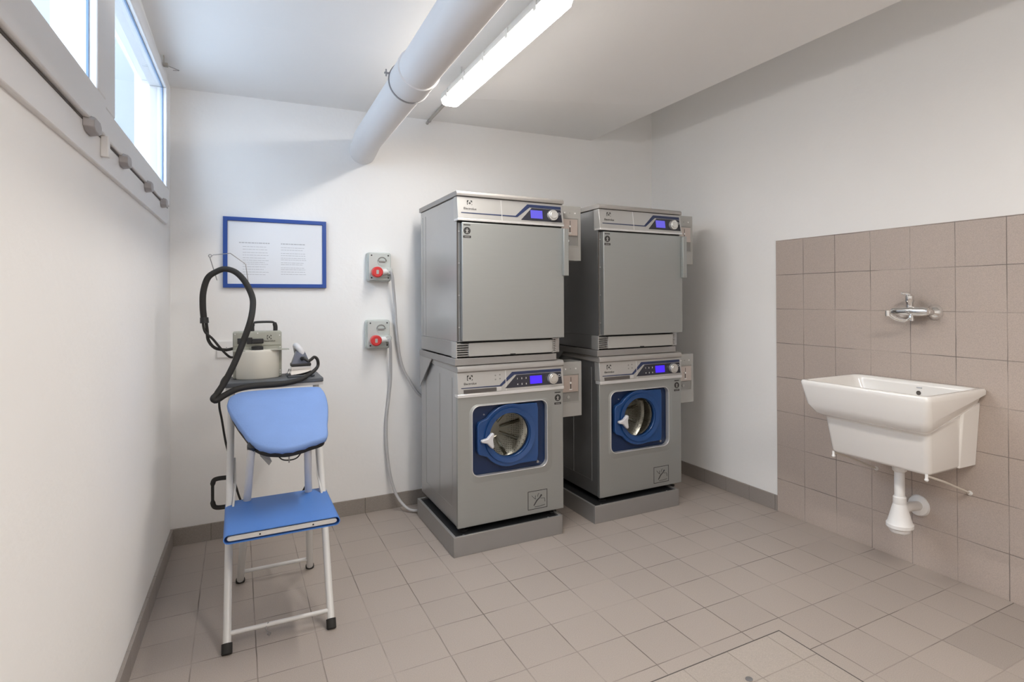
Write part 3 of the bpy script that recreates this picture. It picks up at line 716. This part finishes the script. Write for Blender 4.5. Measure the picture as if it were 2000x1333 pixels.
t = thing('wall_faucet', 'chrome single-lever wall faucet above the sink', 'faucet', (2.786, 1.575, 1.195))
bm = bm_new(); tube(bm, [(0, -.062, -.004), (-.006, -.062, -.004), (-.022, -.062, -.004), (-.030, -.062, -.004)], [.036, .035, .022, .014], 28)
tube(bm, [(0, .088, -.004), (-.006, .088, -.004), (-.022, .088, -.004), (-.030, .088, -.004)], [.036, .035, .022, .014], 28); obj('wall_rosette', bm, 'chrome', t, smooth=True)
bm = bm_new()
body = []
for y, r in ((-.072, .008), (-.068, .016), (-.05, .021), (0, .023), (.05, .021), (.088, .018), (.100, .015), (.104, .008)): body.append((-.062, y, r))
tube(bm, [(x, y, 0) for x, y, r in body], [r for x, y, r in body], 24)
tube(bm, [(-.028, -.062, -.004), (-.062, -.060, -.002)], .014, 18); tube(bm, [(-.028, .088, -.004), (-.062, .086, -.002)], .014, 18)
obj('body', bm, 'chrome', t, smooth=True)
bm = bm_new(); tube(bm, [(-.062, .018, .015), (-.062, .018, .040), (-.062, .018, .046), (-.062, .018, .070), (-.062, .018, .078)], [.015, .015, .019, .019, .010], 24); obj('cartridge', bm, 'chrome', t, smooth=True)
bm = bm_new(); tube(bm, [(-.062, .018, .076), (-.075, .024, .082), (-.094, .036, .083)], [.010, .007, .0055], 12); obj('lever', bm, 'chrome', t, smooth=True)
bm = bm_new(); tube(bm, spline([(-.062, .012, -.018), (-.070, .014, -.036), (-.090, .024, -.044), (-.125, .046, -.034), (-.150, .064, -.012)]), [.009] * 24 + [.008], 14); obj('spout', bm, 'chrome', t, smooth=True)
bm = bm_new(); tube(bm, [(-.152, .066, .004), (-.152, .066, -.022)], .012, 18); obj('spout_tip', bm, 'chrome', t, smooth=True)
bm = bm_new(); tube(bm, [(-.062, .012, -.020), (-.062, .012, -.044)], [.012, .015], 18); obj('hose_outlet', bm, 'chrome', t, smooth=True)

# ------------------------------------------------------------------ back wall: notice, sockets, cables
t = thing('framed_notice', 'blue framed notice with two columns of small print on the back wall', 'picture frame', (-.066, YB - .001, 1.328))
FW, FH = .512, .380
bm = bm_new(); b_ = .021
ring_prism_y(bm, [(0, 0), (FW, 0), (FW, FH), (0, FH)], [(b_, b_), (FW - b_, b_), (FW - b_, FH - b_), (b_, FH - b_)], -.020, -.001); obj('frame', bm, 'blueframe', t, bevel=.002)
bm = bm_new(); box(bm, b_ - .003, -.012, b_ - .003, FW - b_ + .003, -.002, FH - b_ + .003); pp = obj('paper_sheet', bm, 'paper', t)
rr = random.Random(3)
def words_(x0, x1, z, h, th=.0003):
    x = x0
    while x < x1 - .004:
        wd = min(rr.uniform(.006, .02), x1 - x); box(bm, x, -.0124, z, x + wd, -.012, z + h); x += wd + .0025
bm = bm_new(); words_(.075, .222, .241, .0055)
for i, z in enumerate((.222, .207, .190, .176, .161, .148, .137, .127, .113, .099, .084, .071)): words_(.092, .092 + rr.uniform(.10, .128), z, .0022)
obj('printed_text', bm, 'greyink', pp)
bm = bm_new(); words_(.278, .400, .241, .0055)
for i, z in enumerate((.222, .209, .190, .178, .164, .154, .138, .128, .110, .100, .087, .074)): words_(.278, .278 + rr.uniform(.10, .135), z, .0024)
obj('printed_text', bm, 'greyink', pp)

def socket(x, z, lab):
    t = thing('wall_socket', lab, 'wall socket', (x, YB, z), 'industrial sockets on the back wall')
    bw, bh = .136, .170
    bm = bm_new(); prism_y(bm, rrect(0, 0, bw, bh, .012, 5), -.045, -.0005); obj('back_box', bm, 'boxgrey', t, bevel=.003)
    bm = bm_new(); prism_y(bm, rrect(.006, .004, bw - .002, bh - .004, .010, 5), -.060, -.045); obj('front_cover', bm, 'boxinner', t, bevel=.003)
    bm = bm_new(); disc_y(bm, .082, .118, .027, -.060, -.063, 28); sw = obj('rotary_switch', bm, 'boxgrey', t, smooth=True)
    bm = bm_new(); 
    tube(bm, [(.082 + .024 * math.cos(a), -.064, .118 + .024 * math.sin(a)) for a in [PI * k / 12 for k in range(13)]], .003, 8)
    box(bm, .064, -.070, .113, .100, -.063, .121)
    obj('switch_grip', bm, 'recess_grey', sw)
    bm = bm_new()
    for sx, sz in ((.022, .152), (.118, .152), (.022, .020), (.118, .020)): disc_y(bm, sx, sz, .0045, -.0600, -.0612, 12)
    obj('cover_screw', bm, 'ink', t)
    bm = bm_new(); prism_y(bm, rrect(.040, .022, .112, .078, .008, 4), -.072, -.060); obj('outlet_hood', bm, 'boxinner', t, bevel=.003)
    return t
s1 = socket(.667, 1.369, 'upper grey wall socket box with a red industrial plug')
s2 = socket(.659, .970, 'lower grey wall socket box with a red industrial plug')
def plug(x, z, path, lab):
    t = thing('power_plug_and_cable', lab, 'power plug', (x, YB, z), 'red plugs with grey cables')
    bm = bm_new(); tube(bm, [(.046, -.073, .052), (.046, -.080, .052), (.046, -.112, .052), (.046, -.116, .052)], [.024, .031, .031, .026], 26); pr = obj('red_plug', bm, 'red', t, smooth=True)
    bm = bm_new(); prism_y(bm, rrect(.038, .040, .052, .064, .003, 3), -.1175, -.116); obj('plug_label', bm, 'coin_body', pr)
    bm = bm_new(); tube(bm, [(.060, -.092, .052), (.100, -.085, .056), (.122, -.078, .060), (.130, -.074, .060)], [.018, .016, .016, .014], 18); obj('plug_body', bm, 'whiteplastic', t, smooth=True)
    bm = bm_new(); tube(bm, [(.118, -.062, .060), (.118, -.085, .060), (.118, -.098, .060)], [.020, .022, .016], 24); obj('cable_gland', bm, 'boxinner', t, smooth=True)
    bm = bm_new(); tube(bm, [Vector(p) - Vector((x, YB, z)) for p in spline(path, 8)], .0085, 12); obj('cable', bm, 'cablegrey', t, smooth=True)
plug(.667, 1.369, [(.785, 3.515, 1.429), (.800, 3.52, 1.405), (.813, 3.545, 1.33), (.828, 3.57, 1.215), (.838, 3.58, 1.08), (.855, 3.585, .937), (.880, 3.585, .835), (.918, 3.58, .762), (.962, 3.575, .69), (1.02, 3.57, .640)],
     'upper red industrial plug with grey cable running behind the left machines')
plug(.659, .970, [(.777, 3.515, 1.030), (.788, 3.52, 1.00), (.797, 3.55, .92), (.803, 3.58, .786), (.795, 3.59, .68), (.780, 3.59, .543), (.778, 3.585, .42), (.786, 3.58, .298), (.800, 3.565, .19), (.825, 3.545, .10), (.865, 3.50, .035), (.905, 3.46, .014), (.97, 3.45, .012)],
     'lower red industrial plug with grey cable hanging down to the floor')
t = thing('outlet_plate', 'small white outlet plate on the back wall behind the steam boiler', 'wall outlet', (-.094, YB, .955))  # plate of a wall outlet
bm = bm_new(); prism_y(bm, rrect(0, 0, .125, .088, .006, 4), -.012, -.0005); obj('cover_plate', bm, 'whiteplastic', t, bevel=.002)
bm = bm_new(); prism_y(bm, rrect(.032, .02, .056, .068, .003, 3), -.014, -.012); prism_y(bm, rrect(.062, .02, .086, .068, .003, 3), -.014, -.012); obj('outlet_module', bm, 'whiteplastic', t)
bm = bm_new()
for x in (.044, .074):
    for z in (.034, .044, .054): disc_y(bm, x, z, .002, -.0140, -.0146, 8)
obj('contact_hole', bm, 'ink', t)

# ------------------------------------------------------------------ ceiling: lamp, conduit, drain pipe, hook
LL = .615
def stad(w_, z, l_, n=6):
    pts = []; r = w_
    for cx, cy, a in ((w_ - r * .55, l_ - r * .55, 0), (-w_ + r * .55, l_ - r * .55, PI / 2), (-w_ + r * .55, -l_ + r * .55, PI), (w_ - r * .55, -l_ + r * .55, 1.5 * PI)):
        for k in range(n + 1):
            q = a + PI / 2 * k / n; pts.append((cx + r * .55 * math.cos(q), cy + r * .55 * math.sin(q), z))
    return pts
def strip_lamp(x, y, z, zc, label, k=''):
    t = thing('ceiling_lamp', label, 'ceiling lamp', (x, y, z))
    bm = bm_new(); loft(bm, [stad(.047, .034, LL), stad(.047, .022, LL), stad(.043, .008, LL - .004), stad(.036, .002, LL - .012), stad(.024, 0, LL - .026)], True, True)
    o = obj('diffuser', bm, ['lamp' + k, 'lampside' + k], t, smooth=True, angle=60)
    for p in o.data.polygons:
        if p.center.z > .009: p.material_index = 1
    bm = bm_new(); loft(bm, [stad(.030, .078, LL - .03), stad(.044, .062, LL - .004), stad(.050, .040, LL + .003), stad(.050, .028, LL + .003)], True, True); obj('lamp_housing', bm, 'housing', t, smooth=True, angle=60)
    for k in range(5):
        for s in (-1, 1):
            bm = bm_new(); yy = -.5 + k * .25; box(bm, s * .0495 - .003, yy - .012, .014, s * .0495 + .003, yy + .012, .052)
            obj('clip', bm, 'housing', t)
    for yy in (-.42, .42):
        bm = bm_new(); box(bm, -.004, yy - .004, .077, .004, yy + .004, zc - z); obj('mounting_bracket', bm, 'housing', t)
LZ = 2.265
strip_lamp(1.10, -.15, LZ, 2.410, 'added white strip lamp behind the viewer, unseen, brightening the foreground', '2')  # added out of view to lift the light in the foreground
strip_lamp(.9656 * (LZ - H), 2.432 - (2.31 - LZ) * 1.9, LZ, 2.409, 'long lit white strip lamp under the ceiling beside the pipe')
t = thing('cable_conduit', 'thin grey cable conduit along the ceiling beside the lamp', 'conduit', (1.02, 2.6, 2.39))
bm = bm_new(); tube(bm, [(.018, 1.008, -.030), (.018, .995, -.026), (.016, .75, -.018), (.013, .45, -.010), (.008, .15, -.004), (-.010, -.2, -.003), (-.018, -.8, -.003), (-.030, -3.2, -.003)], .0085, 12); obj('conduit_tube', bm, 'conduit', t, smooth=True)
for y, x, z in ((.96, .018, -.0255), (.62, .0147, -.0145), (.28, .0102, -.0066), (-.55, -.0147, -.003)):
    bm = bm_new(); tube(bm, [(x, y - .008, z), (x, y + .008, z)], .0115, 12); obj('conduit_clip', bm, 'hinge', t, smooth=True)

t = thing('drain_pipe', 'thick white drain pipe with a collar running under the ceiling', 'pipe', (.63, 2.3, 2.13))
PA = Vector((.0, 0, .0))
def pax(y):      # axis of the pipe at world y, relative to the root
    x = .612 + (y - 2.3) * .012; z = 2.143 - (y - 2.3) * .006
    return (x - .63, y - 2.3, z - 2.13)
bm = bm_new(); tube(bm, [pax(-1.69), pax(0), pax(2.25), pax(2.26)], [.0765, .0765, .0765, .080], 48); obj('upper_pipe', bm, 'pipe', t, smooth=True)
bm = bm_new(); tube(bm, [pax(2.22), pax(2.222), pax(2.245), pax(2.247)], [.077, .083, .083, .080], 48); tube(bm, [pax(2.245), pax(2.38), pax(2.395), pax(2.41)], [.0815, .0815, .080, .074], 48); obj('socket_collar', bm, 'pipe', t, smooth=True)
bm = bm_new(); tube(bm, [pax(2.39), pax(3.3), (.652 - .63, 1.311, 2.138 - 2.13)], .0745, 48); obj('lower_pipe', bm, 'pipe', t, smooth=True)
bm = bm_new(); p = pax(2.38)
N = 40
ring_prism_y(bm, [(p[0] + .0855 * math.cos(2 * PI * k / N), p[2] + .0855 * math.sin(2 * PI * k / N)) for k in range(N)], [(p[0] + .0810 * math.cos(2 * PI * k / N), p[2] + .0810 * math.sin(2 * PI * k / N)) for k in range(N)], p[1] - .004, p[1] + .004)
box(bm, p[0] - .100, p[1] - .004, p[2] + .020, p[0] - .080, p[1] + .004, p[2] + .026)
tube(bm, [(p[0] - .093, p[1], p[2] + .010), (p[0] - .093, p[1], p[2] + .038)], .003, 8)
obj('pipe_clamp', bm, 'wire', t)

t = thing('ceiling_hook', 'small rusty metal bracket with wire in the corner above the window', 'hook', (-.290, 3.22, 2.39))
bm = bm_new(); box(bm, -.006, -.02, -.005, .020, .02, -.001); box(bm, -.004, -.004, -.045, .0, .012, -.004); box(bm, -.005, .0, -.052, .014, .028, -.040); obj('bracket', bm, 'conduit', t)
bm = bm_new(); tube(bm, spline([(.008, .02, -.045), (.020, .05, -.040), (.045, .075, -.040), (.052, .055, -.050), (.030, .045, -.055)]), .0018, 8); obj('wire_loop', bm, 'wire', t, smooth=True)

# ------------------------------------------------------------------ ironing stand
t = thing('ironing_stand', 'white tubular folding ironing stand with blue board and blue seat', 'ironing stand', (.15, 2.7, 0))
def L3(p): return Vector(p) - Vector((.15, 2.7, 0))
def leg(foot, top, cap=.036, r=.0135):
    foot, top = Vector(foot), Vector(top); d = (top - foot).normalized()
    bm = bm_new(); tube(bm, [L3(foot + d * .012), L3(top)], r, 18); lg = obj('leg', bm, 'tube', t, smooth=True)
    bm = bm_new(); tube(bm, [L3(foot), L3(foot + d * .003), L3(foot + d * cap)], [r + .001, r + .004, r + .004], 16); obj('rubber_foot', bm, 'rubber', lg, smooth=True)
FLf, FLt = (-.034, 2.412, 0), (-.022, 2.985, .874)
FRf, FRt = (.314, 2.402, 0), (.322, 2.985, .874)
leg(FLf, FLt); leg(FRf, FRt)
leg((.010, 3.006, 0), (.048, 2.56, .700), .016, r=.0145); leg((.297, 3.003, 0), (.246, 2.56, .690), .016, r=.0145)
for a, b in (((-.030, 2.448, .056), (.314, 2.438, .056)), ((.013, 2.972, .056), (.294, 2.969, .056))):
    bm = bm_new(); tube(bm, [L3(a), L3(b)], .0085, 14); obj('stretcher', bm, 'tube', t, smooth=True)
bm = bm_new(); tube(bm, spline([L3(p) for p in ((.100, 2.442, .066), (.090, 2.436, .048), (.098, 2.436, .034), (.106, 2.438, .026), (.102, 2.438, .018), (.096, 2.438, .026))]), .0022, 8); obj('locking_hook', bm, 'wire', t, smooth=True)
for x, zz in ((.0485, 0), (.245, -.01)):
    bm = bm_new(); tube(bm, [L3((x, 2.572, .686 + zz)), L3((x, 2.558, .704 + zz))], .0165, 16); obj('leg_cap', bm, 'black', t, smooth=True)
# folding brace beside the right legs and left legs
for xx, s in ((.318, 1), (-.022, -1)):
    bm = bm_new(); tube(bm, [L3((xx - s * .012, 2.82, .60)), L3((xx - s * .014, 2.74, .50)), L3((xx - s * .006, 2.66, .435))], .004, 8); obj('folding_brace', bm, 'tube', t, smooth=True)
# seat: oval frame wrapped in blue vinyl
sx0, sx1, sy0, sy1, sz = -.040, .335, 2.352, 2.742, .428
bm = bm_new()
prof = []
hh = .0125
for k in range(9): q = -PI / 2 + PI * k / 8; prof.append((sx1 - .013 + .017 * math.cos(q), sz + (hh + .004) * math.sin(q)))
for k in range(9): q = PI / 2 + PI * k / 8; prof.append((sx0 + .013 + .017 * math.cos(q), sz + (hh + .004) * math.sin(q)))
pin = []
for k in range(9): q = -PI / 2 + PI * k / 8; pin.append((sx1 - .013 + .0145 * math.cos(q), sz + (hh + .0015) * math.sin(q)))
for k in range(9): q = PI / 2 + PI * k / 8; pin.append((sx0 + .013 + .0145 * math.cos(q), sz + (hh + .0015) * math.sin(q)))
prof = [(x - .15, z) for x, z in prof]; pin = [(x - .15, z) for x, z in pin]
ring_prism_y(bm, prof, pin, sy0 - 2.7, sy1 - 2.7)
for v in bm.verts:       # right side flares towards the front
    v.co.x += 0.0
st = obj('seat', bm, 'seatcloth', t, smooth=True)
bm = bm_new(); prism_y(bm, [(x * .955, sz + (z - sz) * .62) for x, z in pin], sy0 + .004 - 2.7, sy0 + .022 - 2.7); sr = obj('seat_frame', bm, 'tube', st, smooth=True, bevel=.002)
bm = bm_new(); disc_y(bm, .07 - .15, sz, .003, sy0 + .004 - 2.7, sy0 + .0025 - 2.7, 10); disc_y(bm, .245 - .15, sz, .003, sy0 + .004 - 2.7, sy0 + .0025 - 2.7, 10); obj('rivet', bm, 'ink', sr)
bm = bm_new(); tube(bm, [L3((-.020, 2.70, .428)), L3((-.020, 2.37, .428))], .009, 10); tube(bm, [L3((.315, 2.70, .428)), L3((.315, 2.37, .428))], .009, 10); obj('seat_rail', bm, 'tube', st, smooth=True)
# tilted board with blue cover
OUT = [(-0.028, 2.854), (0.012, 2.880), (0.111, 2.885), (0.213, 2.886), (0.318, 2.880), (0.336, 2.862), (0.346, 2.816), (0.347, 2.748), (0.338, 2.671), (0.328, 2.612), (0.322, 2.554), (0.306, 2.528), (0.259, 2.512), (0.22, 2.498), (0.174, 2.49), (0.139, 2.494), (0.096, 2.507), (0.065, 2.531), (0.042, 2.562), (0.02, 2.617), (-0.006, 2.684), (-0.028, 2.753), (-0.038, 2.806)]
def bz(y): return .877 - (2.91 - y) / .39 * .177
nb = Vector((0, -.177, .39)).normalized()
sm = spline([(x, y, 0) for x, y in OUT] + [(OUT[0][0], OUT[0][1], 0)], 3)[:-1]
cen = Vector((.155, 2.70, 0))
def bring(k, off, drop=0):
    out = []
    for i, p in enumerate(sm):
        q = cen + (p - cen) * k; wv = .0022 * math.sin(i * 2.1) if drop else 0
        out.append(L3(Vector((q.x, q.y, bz(q.y))) + nb * (off + wv)))
    return out
bm = bm_new(); loft(bm, [bring(.955, -.024, 1), bring(.99, -.020, 1), bring(1.0, -.008), bring(.992, .0), bring(.965, .006), bring(.6, .008), bring(.2, .009)], True, False)
bd = obj('board_cover', bm, 'cloth', t, smooth=True, angle=70)
bm = bm_new(); loft(bm, [bring(.93, -.048), bring(.945, -.046), bring(.945, -.016), bring(.90, -.012)], True, True); obj('board_rim', bm, 'rubber', bd, smooth=True)
bm = bm_new(); P = [(.066, 2.58, .690), (.100, 2.56, .672), (.118, 2.57, .628), (.108, 2.575, .612), (.078, 2.585, .650)]
a = [bm.verts.new(L3(p)) for p in P]; b = [bm.verts.new(L3((p[0], p[1] + .006, p[2]))) for p in P]
bm.faces.new(a); bm.faces.new(b[::-1])
for k in range(5): bm.faces.new((a[k], b[k], b[(k + 1) % 5], a[(k + 1) % 5]))
obj('hanging_bracket', bm, 'recess_grey', t)
bm = bm_new(); tube(bm, [L3((.180, 2.58, .680)), L3((.180, 2.58, .612))], .0028, 8); obj('spring_pin', bm, 'wire', t, smooth=True)
bm = bm_new(); tube(bm, spline([L3(p) for p in ((.125, 2.58, .675), (.150, 2.58, .632), (.180, 2.58, .622), (.212, 2.58, .630), (.236, 2.58, .672))]), .0025, 8); obj('board_cord', bm, 'rubber', t, smooth=True)
# tray carrying boiler and iron
bm = bm_new(); box(bm, -.054 - .15, 2.930 - 2.7, .881, .350 - .15, 3.19 - 2.7, .8995); tr_ = obj('tray', bm, 'tray', t, bevel=.003)
bm = bm_new(); box(bm, -.046 - .15, 2.938 - 2.7, .866, .350 - .15, 3.17 - 2.7, .8805); obj('tray_support', bm, 'tube', t, bevel=.002)
bm = bm_new(); x_ = -.040; 
pts = [(-.034, 2.86, .512), (-.075, 2.86, .512), (-.089, 2.86, .500), (-.091, 2.86, .455), (-.089, 2.86, .408), (-.075, 2.86, .392), (-.034, 2.86, .390)]
sp_ = spline([L3(p) for p in pts], 5); tube(bm, sp_, [.0095 if (abs(p.z - .451) > .035) else .006 for p in sp_], 12); obj('side_handle', bm, 'rubber', t, smooth=True)

# ------------------------------------------------------------------ steam boiler
t = thing('steam_boiler', 'grey steam boiler with cream water tank and black carrying handle on the tray', 'steam boiler', (.083, 3.06, .90))
bm = bm_new(); prism_y(bm, rrect(-.101, 0, .101, .215, .008, 4), .02, .11); bb = obj('body', bm, 'boilerbody', t, bevel=.003)
bm = bm_new(); prism_y(bm, rrect(-.098, .150, .098, .210, .004, 3), .014, .020); obj('control_plate', bm, 'boilerbody', t, bevel=.001)
tk = []
for z, k in ((0.0005, .97), (.006, 1.0), (.120, 1.0), (.128, .985), (.132, .95)):
    r = [(-.088 * k, .019)]
    for i in range(13): a = -1 + 2 * i / 12; r.append((.088 * k * a, .019 - (.025 + .040 * (1 - a * a)) * k))
    r.append((.088 * k, .019)); tk.append([(x, y, z) for x, y in r])
bm = bm_new(); loft(bm, tk, True, True); obj('water_tank', bm, 'tank', t, smooth=True, angle=50)
bm = bm_new(); box(bm, -.10, -.030, .128, .13, .018, .1315) ; obj('tank_shelf', bm, 'boilerbody', t)
bm = bm_new(); tube(bm, [(-.002, -.012, .132), (-.002, -.012, .146), (-.002, -.012, .148)], [.025, .025, .021], 24); obj('filler_cap', bm, 'black', t, smooth=True)
bm = bm_new(); box(bm, -.024, -.002, .160, .024, .014, .182); obj('steam_valve', bm, 'black', t, bevel=.003)
bm = bm_new(); prism_y(bm, rrect(-.082, .160, -.062, .186, .002, 3), .006, .014); prism_y(bm, rrect(-.044, .158, -.022, .188, .002, 3), .004, .014); obj('rocker_switch', bm, 'black', t, bevel=.001)
bm = bm_new(); box(bm, -.060, .010, .163, -.046, .014, .170); box(bm, -.060, .010, .174, -.046, .014, .182); obj('pilot_switch', bm, 'green', t, bevel=.001)
bm = bm_new(); logo(bm, .048, .187, .014, .0095); add_text(bm, 'Electrolux', .0125, .048, .0132, .170); obj('logo', bm, 'ink', t)
bm = bm_new(); hp = spline([(-.022, .06, .212), (-.022, .06, .236), (-.016, .06, .252), (.0, .06, .257), (.055, .06, .257), (.070, .06, .252), (.076, .06, .236), (.076, .06, .212)], 5)
tube(bm, hp, [.0095 if p.z < .25 else .0055 for p in hp], 12); obj('carrying_handle', bm, 'black', t, smooth=True)
bm = bm_new()
for x, z in ((-.092, .205), (.092, .195), (.0, .207), (.094, .14), (.094, .02), (.094, .03)): disc_y(bm, x, z, .0025, .0139, .0125, 8)
obj('screw', bm, 'led', t)
wpts = [(.070, 3.12, 1.112), (.068, 3.12, 1.150), (.060, 3.10, 1.181), (.047, 3.1, 1.325), (.035, 3.1, 1.429), (-.027, 3.1, 1.477), (-.094, 3.1, 1.468), (-.108, 3.1, 1.456), (-.080, 3.1, 1.352)]
bm = bm_new(); tube(bm, [Vector(p) - Vector((.083, 3.06, .90)) for p in wpts], .0020, 8)
tube(bm, [Vector((-.107 + .006 * math.cos(k * PI / 6), 3.1, 1.463 + .006 * math.sin(k * PI / 6))) - Vector((.083, 3.06, .90)) for k in range(13)], .002, 8); obj('hose_support', bm, 'wire', t, smooth=True)
bm = bm_new(); tube(bm, [Vector(p) - Vector((.083, 3.06, .90)) for p in spline([(-.016, 3.13, .935), (-.045, 3.12, .915), (-.066, 3.08, .880), (-.070, 3.0, .803), (-.060, 3.0, .734), (-.047, 3.0, .642), (-.033, 2.99, .575), (-.006, 3.0, .430), (.03, 3.06, .32), (.12, 3.12, .26), (.21, 3.08, .28), (.258, 2.98, .36), (.285, 2.93, .44), (.292, 2.92, .517), (.288, 2.91, .60), (.27, 2.90, .68)])], .0045, 10); obj('power_cord', bm, 'rubber', t, smooth=True)

# ------------------------------------------------------------------ steam iron and its hose
t = thing('steam_iron', 'silver steam iron standing at the right end of the tray', 'steam iron', (.262, 3.04, .90))
# rests on a pad, nose up towards the wall, seen from the heel
bm = bm_new()
sole = lambda s, y, z: [(-.044 * s, y, z), (-.046 * s, y + .02, z), (-.044 * s, y + .06, z), (-.026 * s, y + .10, z), (0, y + .125, z), (.026 * s, y + .10, z), (.044 * s, y + .06, z), (.046 * s, y + .02, z), (.044 * s, y, z)]
loft(bm, [sole(1, -.035, .008), sole(1, -.035, .014), sole(.96, -.032, .046), sole(.90, -.028, .052)], True, True); obj('soleplate_body', bm, 'chrome', t, smooth=True, angle=40)
bm = bm_new(); loft(bm, [sole(.97, -.033, .050), sole(.99, -.034, .056), sole(.95, -.032, .062)], True, True); obj('heat_shield', bm, 'black', t, smooth=True, angle=40)
bm = bm_new(); loft(bm, [sole(.90, -.030, .060), sole(.72, -.022, .080), sole(.48, -.012, .108), sole(.38, -.004, .118), sole(.2, .01, .122)], True, True); obj('upper_shell', bm, 'slate', t, smooth=True, angle=50)
bm = bm_new(); hp = spline([(.012, .0, .095), (.002, .0, .118), (-.010, .01, .135), (-.016, .045, .142), (-.012, .08, .125), (-.004, .10, .085), (.0, .10, .06)], 4)
tube(bm, hp, .0135, 14); obj('handle', bm, 'handle_grey', t, smooth=True)
bm = bm_new(); tube(bm, [(.004, -.030, .085), (.012, -.045, .088), (.030, -.052, .072)], [.010, .008, .007], 12); obj('cord_inlet', bm, 'black', t, smooth=True)
bm = bm_new(); box(bm, -.058, -.045, .0005, .058, .09, .0075); obj('rest_pad', bm, 'tray', t, bevel=.002)
bm = bm_new(); tube(bm, spline([(-.054, -.040, .010), (-.056, -.048, .022), (-.052, -.030, .034), (-.050, .0, .034), (-.050, .06, .012)]), .003, 8); obj('stop_wire', bm, 'wire', t, smooth=True)

t = thing('steam_hose', 'black steam hose looping over the wire holder, from boiler to iron', 'hose', (0, 2.95, .9))
SL = [(-0.128, 3.05, 1.168), (-0.133, 3.05, 1.232), (-0.131, 3.05, 1.3), (-0.114, 3.05, 1.361), (-0.082, 3.05, 1.389), (-0.047, 3.05, 1.402), (-0.006, 3.04, 1.388), (0.03, 3.02, 1.346), (0.058, 3.0, 1.281), (0.061, 2.97, 1.23), (0.049, 2.93, 1.163), (0.021, 2.92, 1.075), (-0.011, 2.91, 0.988), (-0.045, 2.9, 0.915), (-0.073, 2.89, 0.868), (-0.090, 2.88, 0.848), (-0.078, 2.88, 0.838), (-0.045, 2.885, 0.858), (0.003, 2.89, 0.879), (0.071, 2.9, 0.886), (0.163, 2.905, 0.886), (0.236, 2.91, 0.895), (0.281, 2.93, 0.912), (0.312, 2.95, 0.931), (0.334, 3.0, 0.948), (0.332, 3.0, 0.977), (0.319, 3.0, 0.99), (0.305, 2.992, 0.981), (0.292, 2.988, 0.972)]
off = Vector((0, 2.95, .9))
sp_ = [p - off for p in spline(SL, 5)]; n_ = len(sp_)
rad = []
for i in range(n_):
    u = i / n_; r = .0130 if u < .70 else max(.0070, .0130 - (u - .70) * .04); 
    if .50 < u < .56: r = .0115
    rad.append(r)
bm = bm_new(); tube(bm, sp_, rad, 14); obj('sleeve', bm, 'rubber', t, smooth=True)
bm = bm_new(); tube(bm, [Vector((-.128, 3.05, 1.185)) - off, Vector((-.127, 3.05, 1.160)) - off], [.0165, .0175], 16); obj('sleeve_end', bm, 'black', t, smooth=True)
bm = bm_new(); tube(bm, [Vector(p) - off for p in spline([(-0.121, 3.05, 1.168), (-0.117, 3.05, 1.129), (-0.112, 3.05, 1.083), (-0.087, 3.05, 1.048), (-0.047, 3.06, 1.037), (-0.018, 3.10, 1.038)])], .0068, 10); obj('steam_tube', bm, 'rubber', t, smooth=True)
bm = bm_new(); tube(bm, [Vector(p) - off for p in spline([(-0.133, 3.04, 1.168), (-0.125, 3.04, 1.123), (-0.096, 3.04, 1.090), (-0.063, 3.04, 1.043), (-0.033, 3.05, 1.007), (-0.018, 3.10, 0.998)])], .0052, 10); obj('signal_cable', bm, 'rubber', t, smooth=True)

# ------------------------------------------------------------------ every repeated small piece is an object of its own
SPLIT = {'side_pressing', 'end_rib', 'wall_rosette', 'deck_bolt', 'recess_screw', 'hinge_screw', 'vent_cheek', 'door_gap', 'drum_rib', 'rivet', 'outlet_module',
         'cover_screw', 'screw', 'seat_rail', 'rocker_switch', 'pilot_switch', 'drawer_symbols', 'contact_hole', 'coin_slot'}
for o in [x for x in list(COL.objects) if x.type == 'MESH' and x.name.split('.')[0] in SPLIT]:
    me = o.data; nv = len(me.vertices); par = list(range(nv))
    def find(i):
        while par[i] != i: par[i] = par[par[i]]; i = par[i]
        return i
    for e in me.edges: par[find(e.vertices[0])] = find(e.vertices[1])
    comp = {}
    for p in me.polygons: comp.setdefault(find(p.vertices[0]), []).append(p)
    if len(comp) < 2: continue
    base = o.name.split('.')[0]; parent = o.parent; mats = list(me.materials); kids = list(o.children)
    new = []
    for polys in comp.values():
        idx = sorted({v for p in polys for v in p.vertices}); mp = {v: i for i, v in enumerate(idx)}
        m2 = bpy.data.meshes.new(base); m2.from_pydata([me.vertices[v].co[:] for v in idx], [], [[mp[v] for v in p.vertices] for p in polys])
        for q, p in zip(m2.polygons, polys): q.use_smooth = p.use_smooth
        if any(p.use_smooth for p in polys):
            try: m2.set_sharp_from_angle(angle=math.radians(35))
            except Exception: pass
        for m in mats: m2.materials.append(m)
        n2 = bpy.data.objects.new(base, m2); COL.objects.link(n2); n2.parent = parent; new.append(n2)
        for md in o.modifiers:
            b = n2.modifiers.new('bevel', 'BEVEL'); b.width = md.width; b.segments = md.segments; b.limit_method = 'ANGLE'; b.angle_limit = md.angle_limit
    for k in kids: k.parent = new[0]
    bpy.data.objects.remove(o)
